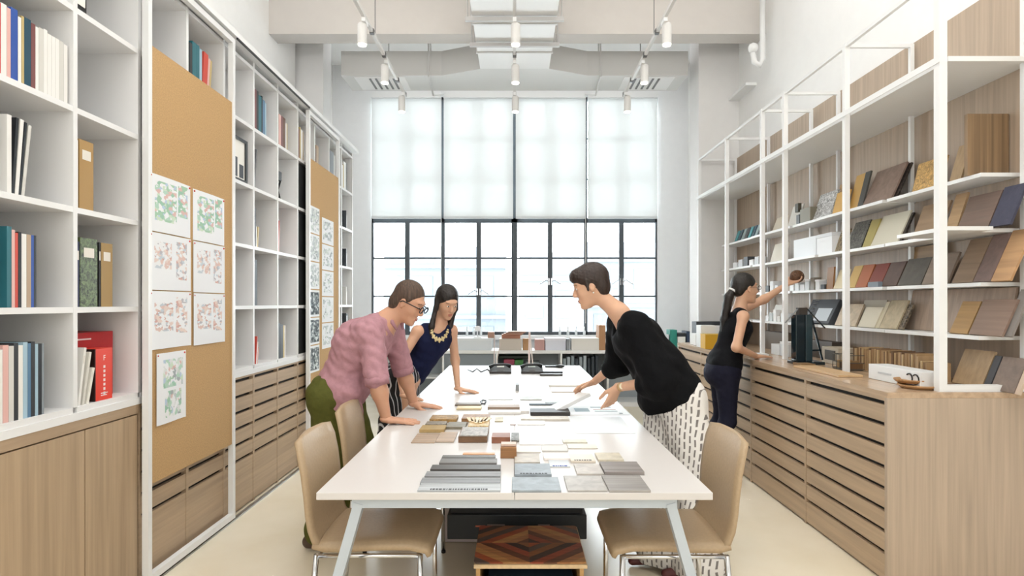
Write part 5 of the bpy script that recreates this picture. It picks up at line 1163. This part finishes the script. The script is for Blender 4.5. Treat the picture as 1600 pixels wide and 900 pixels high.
def stripes(base, line, wscale, width, rough=.8, axis=(1, .6, 0), brk=0):
    m = bpy.data.materials.new('striped_fabric'); m.use_nodes = True; nt = m.node_tree; N = nt.nodes; L = nt.links; b = N['Principled BSDF']; b.inputs['Roughness'].default_value = rough
    tc = N.new('ShaderNodeTexCoord'); dp = N.new('ShaderNodeVectorMath'); dp.operation = 'DOT_PRODUCT'; L.new(tc.outputs['Object'], dp.inputs[0]); dp.inputs[1].default_value = axis
    no = N.new('ShaderNodeTexNoise'); no.inputs['Scale'].default_value = 6; L.new(tc.outputs['Object'], no.inputs['Vector'])
    ad = N.new('ShaderNodeMath'); ad.operation = 'MULTIPLY_ADD'; L.new(no.outputs[0], ad.inputs[0]); ad.inputs[1].default_value = .03; L.new(dp.outputs['Value'], ad.inputs[2])
    mu = N.new('ShaderNodeMath'); mu.operation = 'MULTIPLY'; L.new(ad.outputs[0], mu.inputs[0]); mu.inputs[1].default_value = wscale
    fr_ = N.new('ShaderNodeMath'); fr_.operation = 'FRACT'; L.new(mu.outputs[0], fr_.inputs[0])
    lt = N.new('ShaderNodeMath'); lt.operation = 'LESS_THAN'; L.new(fr_.outputs[0], lt.inputs[0]); lt.inputs[1].default_value = width; last = lt.outputs[0]
    if brk:
        sx = N.new('ShaderNodeSeparateXYZ'); L.new(tc.outputs['Object'], sx.inputs[0]); a = N.new('ShaderNodeMath'); a.operation = 'MULTIPLY_ADD'; L.new(sx.outputs[2], a.inputs[0]); a.inputs[1].default_value = brk
        fl = N.new('ShaderNodeMath'); fl.operation = 'FLOOR'; L.new(mu.outputs[0], fl.inputs[0]); m5 = N.new('ShaderNodeMath'); m5.operation = 'MULTIPLY'; L.new(fl.outputs[0], m5.inputs[0]); m5.inputs[1].default_value = .37; L.new(m5.outputs[0], a.inputs[2])
        f2 = N.new('ShaderNodeMath'); f2.operation = 'FRACT'; L.new(a.outputs[0], f2.inputs[0]); l2 = N.new('ShaderNodeMath'); l2.operation = 'LESS_THAN'; L.new(f2.outputs[0], l2.inputs[0]); l2.inputs[1].default_value = .72
        m6 = N.new('ShaderNodeMath'); m6.operation = 'MULTIPLY'; L.new(last, m6.inputs[0]); L.new(l2.outputs[0], m6.inputs[1]); last = m6.outputs[0]
    mx = N.new('ShaderNodeMix'); mx.data_type = 'RGBA'; L.new(last, mx.inputs[0]); mx.inputs[6].default_value = lin(base); mx.inputs[7].default_value = lin(line); L.new(mx.outputs[2], b.inputs['Base Color']); return m
skirt.data.materials.append(stripes('#17181f', '#c9cad0', 42, .2, axis=(.8, .6, .12)))
for hp, kn, an in legs: shoe(R_, an, (.6, -.8), '#2a2626')

# ---- woman in the black top
R_ = thing('person', 'short-haired woman in a black wide-sleeved top and white patterned trousers bending over the table', 'person', (.90, 3.36, 0)); O = tuple(R_.location)
H = Head((.437, 3.42, 1.490), (-.94, .06, -.26))
neck = (.60, 3.41, 1.345); chest = (.70, 3.40, 1.20); shN, shF = (.655, 3.245, 1.275), (.635, 3.575, 1.285)
elN, wrN = (.775, 3.19, .985), (.588, 3.41, .918); elF, wrF = (.66, 3.76, 1.03), (.515, 3.86, .890)
S1 = Sdf(.03); head_skin(S1, H, neck, .046)
S1.cap(shN, shF, .042, k=.04).cap(chest, neck, .085, .05, k=.04).cap(chest, (.84, 3.37, .98), .09, .085, k=.05).cap((.90, 3.29, .88), (.88, 3.44, .88), .10, k=.05)
for a, b_, c in ((shN, elN, wrN), (shF, elF, wrF)): S1.cap(a, b_, .042, .037).cap(b_, c, .037, .024)
legs = (((.92, 3.27, .86), (.97, 3.17, .48), (.93, 3.04, .09)), ((.88, 3.45, .86), (.82, 3.33, .48), (.79, 3.19, .09)))
for hp, kn, an in legs: S1.cap(hp, kn, .082, .052).cap(kn, an, .05, .035)
hN = hand(wrN, (-.34, .25, -.88), (-.40, .85, .30), -1, .12, .12, 1.0, .45, off=O, curls=[.15, .32, .40, .46]); hF = hand(wrF, (-.93, .05, -.36), (-.1, -.40, -.90), 1, .38, .15, .95, off=O, curls=[.22, .38, .42, .46])
body_part('body', [S1], .0068, SKB, R_, extra=[hN, hF]); face_bits(H, R_, '#c07a6c', '#241c19')
hr = Sdf(.014); hr.ell(H.w((-.020, 0, .055)), (.102, .084, .090), H.R).ell(H.w((-.060, 0, .005)), (.055, .074, .080), H.R).ell(H.w((.045, 0, .080)), (.060, .060, .050), H.R)
hr.ell(H.w((.100, 0, -.030)), (.075, .085, .080), H.R, k=.010, op='s')
for y in (-1, 1): hr.ell(H.w((.028, y*.088, -.045)), (.042, .032, .058), H.R, k=.01, op='s')
for y in (-1, 1): hr.cap(H.w((.020, y*.070, .045)), H.w((.022, y*.076, -.012)), .012, .006, k=.008)
body_part('hair', [hr], .005, mat('#2a1d18', 'hair', .42), R_, noise=(.001, 190))
obj('earring', MB().ball(H.w((-.002, .083, -.032)), .005, n=8, m=6), mat('#efeae0', 'plain', .2), R_, smooth=True)
BLK = mat('#0d0e11', 'cloth', .85); s = Sdf(.03)
s.cap((.70, 3.31, 1.20), (.70, 3.50, 1.20), .112, k=.06).cap((.70, 3.40, 1.19), (.88, 3.36, .92), .135, .15, n=(0, 1, 0), f=.8, k=.06).cap((.655, 3.29, 1.285), (.645, 3.53, 1.29), .062, k=.05).cap((.82, 3.28, 1.05), (.82, 3.46, 1.05), .12, k=.06)
s.cap((.88, 3.28, .90), (.86, 3.46, .90), .145, k=.06).cap((.78, 3.32, .84), (.80, 3.46, .82), .07, k=.05)
for sh_, el, wr in ((shN, elN, wrN), (shF, elF, wrF)):
    e = np.array(el); w_ = np.array(wr); q = e+(w_-e)*.30; s.cap(sh_, el, .082, .090, k=.05).cap(e+(0, 0, -.012), q+(0, 0, -.01), .082, .062, k=.03)
s.ell((.555, 3.41, 1.30), (.055, .045, .085), frame((-.8, 0, .6))[0:1] and None, k=.02, op='s')
def cutC(Fd, X, Y, Z): return np.maximum(Fd, (.775+.48*(X-.74))-Z)
body_part('kimono_top', [s], .0075, BLK, R_, noise=(.003, 36), fx=cutC)
tr_ = Sdf(.03); tr_.cap((.91, 3.28, .88), (.89, 3.44, .88), .135, k=.05)
for (hp, kn, an), wd in zip(legs, (0, 0)): tr_.cap(hp, kn, .125, .115, k=.05).cap(kn, (an[0], an[1], .07), .115, .135, k=.04)
def foldC(Fd, X, Y, Z):
    a = np.arctan2(Y-3.28, X-.89); Fd = Fd+.007*np.sin(a*13+3*Z)*np.clip((.95-Z)*1.6, 0, 1)
    return np.maximum(Fd, .03-Z)
pt = body_part('wide_trousers', [tr_], .0085, None, R_, fx=foldC); pt.data.materials.append(stripes('#e6e3df', '#7b7673', 40, .32, axis=(.80, -.60, .0), brk=20))
a = Vector(wrN); b_ = Vector(elN); mb = ring_cuff(MB(), a+(b_-a)*.10, b_-a, .024, .018, .003); obj('watch_strap', mb, mat('#c9a273', 'plain', .4), R_, smooth=True)
d = (b_-a).normalized(); c = a+(b_-a)*.10; n_ = Vector((.0, -1, .25)).normalized(); obj('watch_face', MB().tube([c+n_*.024, c+n_*.034], .017, 16), mat('#efe3c3', 'plain', .2), R_)
shoe(R_, legs[0][2], (-1, -.1), '#5a2a28'); shoe(R_, legs[1][2], (-1, -.1), '#5a2a28')
# the white board she holds
o = obj('sample_board', MB().box(-.13, .13, -.075, .075, 0, .022), mat('#f4f5f5'), bevel=.002)
o.location = (.340, 3.74, .768); o.rotation_euler = (math.radians(-6), math.radians(-20), math.radians(24)); tag(o, 'white board held tilted over the table by the woman in black', 'board')

# ---- woman at the shelves
R_ = thing('person', 'ponytailed woman in a black sleeveless top and dark leggings reaching toward the right shelves', 'person', (1.68, 4.76, 0)); O = tuple(R_.location)
H = Head((1.845, 4.76, 1.512), (.93, .16, .02))
neck = (1.80, 4.76, 1.355); chest = (1.765, 4.76, 1.20); shN, shF = (1.765, 4.595, 1.300), (1.815, 4.925, 1.315)
elN, wrN = (1.690, 4.535, 1.065), (1.900, 4.68, .985); elF, wrF = (2.09, 4.98, 1.435), (2.285, 4.97, 1.565)
S1 = Sdf(.03); head_skin(S1, H, neck, .044)
S1.cap(shN, shF, .040, k=.04).cap(chest, neck, .08, .045, k=.04).cap(chest, (1.70, 4.76, .98), .085, .08, k=.05).cap((1.675, 4.69, .86), (1.675, 4.83, .86), .10, k=.05)
for a, b_, c in ((shN, elN, wrN), (shF, elF, wrF)): S1.cap(a, b_, .039, .033).cap(b_, c, .033, .021)
legs = (((1.67, 4.68, .85), (1.67, 4.66, .48), (1.60, 4.64, .09)), ((1.68, 4.84, .85), (1.69, 4.85, .48), (1.64, 4.87, .09)))
for hp, kn, an in legs: S1.cap(hp, kn, .085, .052).cap(kn, an, .05, .034)
hN = hand(np.array(wrN), (.93, .33, -.05), (.0, 0, -1), 1, .08, .25, .92, off=O); hF = hand(wrF, (.9, .05, .35), (.1, -.3, .9), -1, .45, .1, .92, off=O)
body_part('body', [S1], .0068, SKB, R_, extra=[hN, hF]); face_bits(H, R_, '#b8685f', '#1b1513')
hr = Sdf(.014); hr.ell(H.w((-.020, 0, .048)), (.098, .080, .088), H.R).ell(H.w((-.060, 0, .005)), (.050, .066, .066), H.R)
hr.ell(H.w((.100, 0, -.030)), (.078, .080, .092), H.R, k=.010, op='s')
for y in (-1, 1): hr.ell(H.w((.022, y*.088, -.035)), (.040, .030, .055), H.R, k=.01, op='s')
hr.cap(H.w((-.10, 0, .01)), H.w((-.145, 0, -.06)), .024, .034).cap(H.w((-.145, 0, -.06)), (1.675, 4.75, 1.27), .036, .032).cap((1.675, 4.75, 1.27), (1.655, 4.74, 1.10), .032, .010)
body_part('hair', [hr], .005, mat('#1a1513', 'hair', .45), R_, noise=(.0009, 210))
obj('hair_tie', ring_cuff(MB(), H.w((-.112, 0, -.008)), H.R@np.array((-.6, 0, -.8)), .027, .014, .004), STEELW, R_, smooth=True)
g = MB()
for y in (-1, 1):
    c = [H.w((.104, y*.033+.023*math.cos(a), .010+.016*math.sin(a))) for a in [2*math.pi*k/14 for k in range(15)]]; g.tube(c, .002, 6); g.tube([H.w((.102, y*.056, .016)), H.w((-.005, y*.080, .014))], .0018, 6)
g.tube([H.w((.105, -.010, .013)), H.w((.105, .010, .013))], .0018, 6); obj('glasses', g, BLACKP, R_, smooth=True)
s = Sdf(.03); s.cap((1.77, 4.69, 1.20), (1.775, 4.84, 1.20), .100, k=.05).cap((1.765, 4.76, 1.18), (1.69, 4.76, .95), .110, .115, k=.05).cap((1.775, 4.655, 1.315), (1.80, 4.865, 1.325), .048, k=.04).cap((1.675, 4.70, .92), (1.675, 4.82, .92), .118, k=.05).cap(neck, (1.785, 4.76, 1.30), .05, .06, k=.02)
def cutD(Fd, X, Y, Z): return np.maximum(Fd, (.875)-Z+0*X+0*Y)
body_part('top', [s], .007, mat('#15161a', 'cloth', .85), R_, noise=(.0022, 40), fx=cutD)
tr_ = Sdf(.03); tr_.cap((1.665, 4.69, .87), (1.665, 4.83, .87), .112, k=.05).ell((1.625, 4.76, .83), (.10, .14, .10), k=.05)
for hp, kn, an in legs: tr_.cap(hp, kn, .095, .062, k=.04).cap(kn, (an[0]+.01, an[1], .40), .062, .060, k=.03).cap((an[0]+.01, an[1], .38), (an[0], an[1], .09), .060, .043, k=.03)
body_part('leggings', [tr_], .008, mat('#1f2030', 'cloth', .8), R_, noise=(.0012, 60))
for hp, kn, an in legs: shoe(R_, an, (1, .1), '#e6e2dc')
o = obj('sample_block', MB().ball((0, 0, 0), (.06, .045, .055), n=12, m=8), mat('#6b4a33', 'burl'), smooth=True); o.location = (2.365, 4.985, 1.625); tag(o, 'rounded brown sample in the raised hand of the woman at the shelves', 'sample')
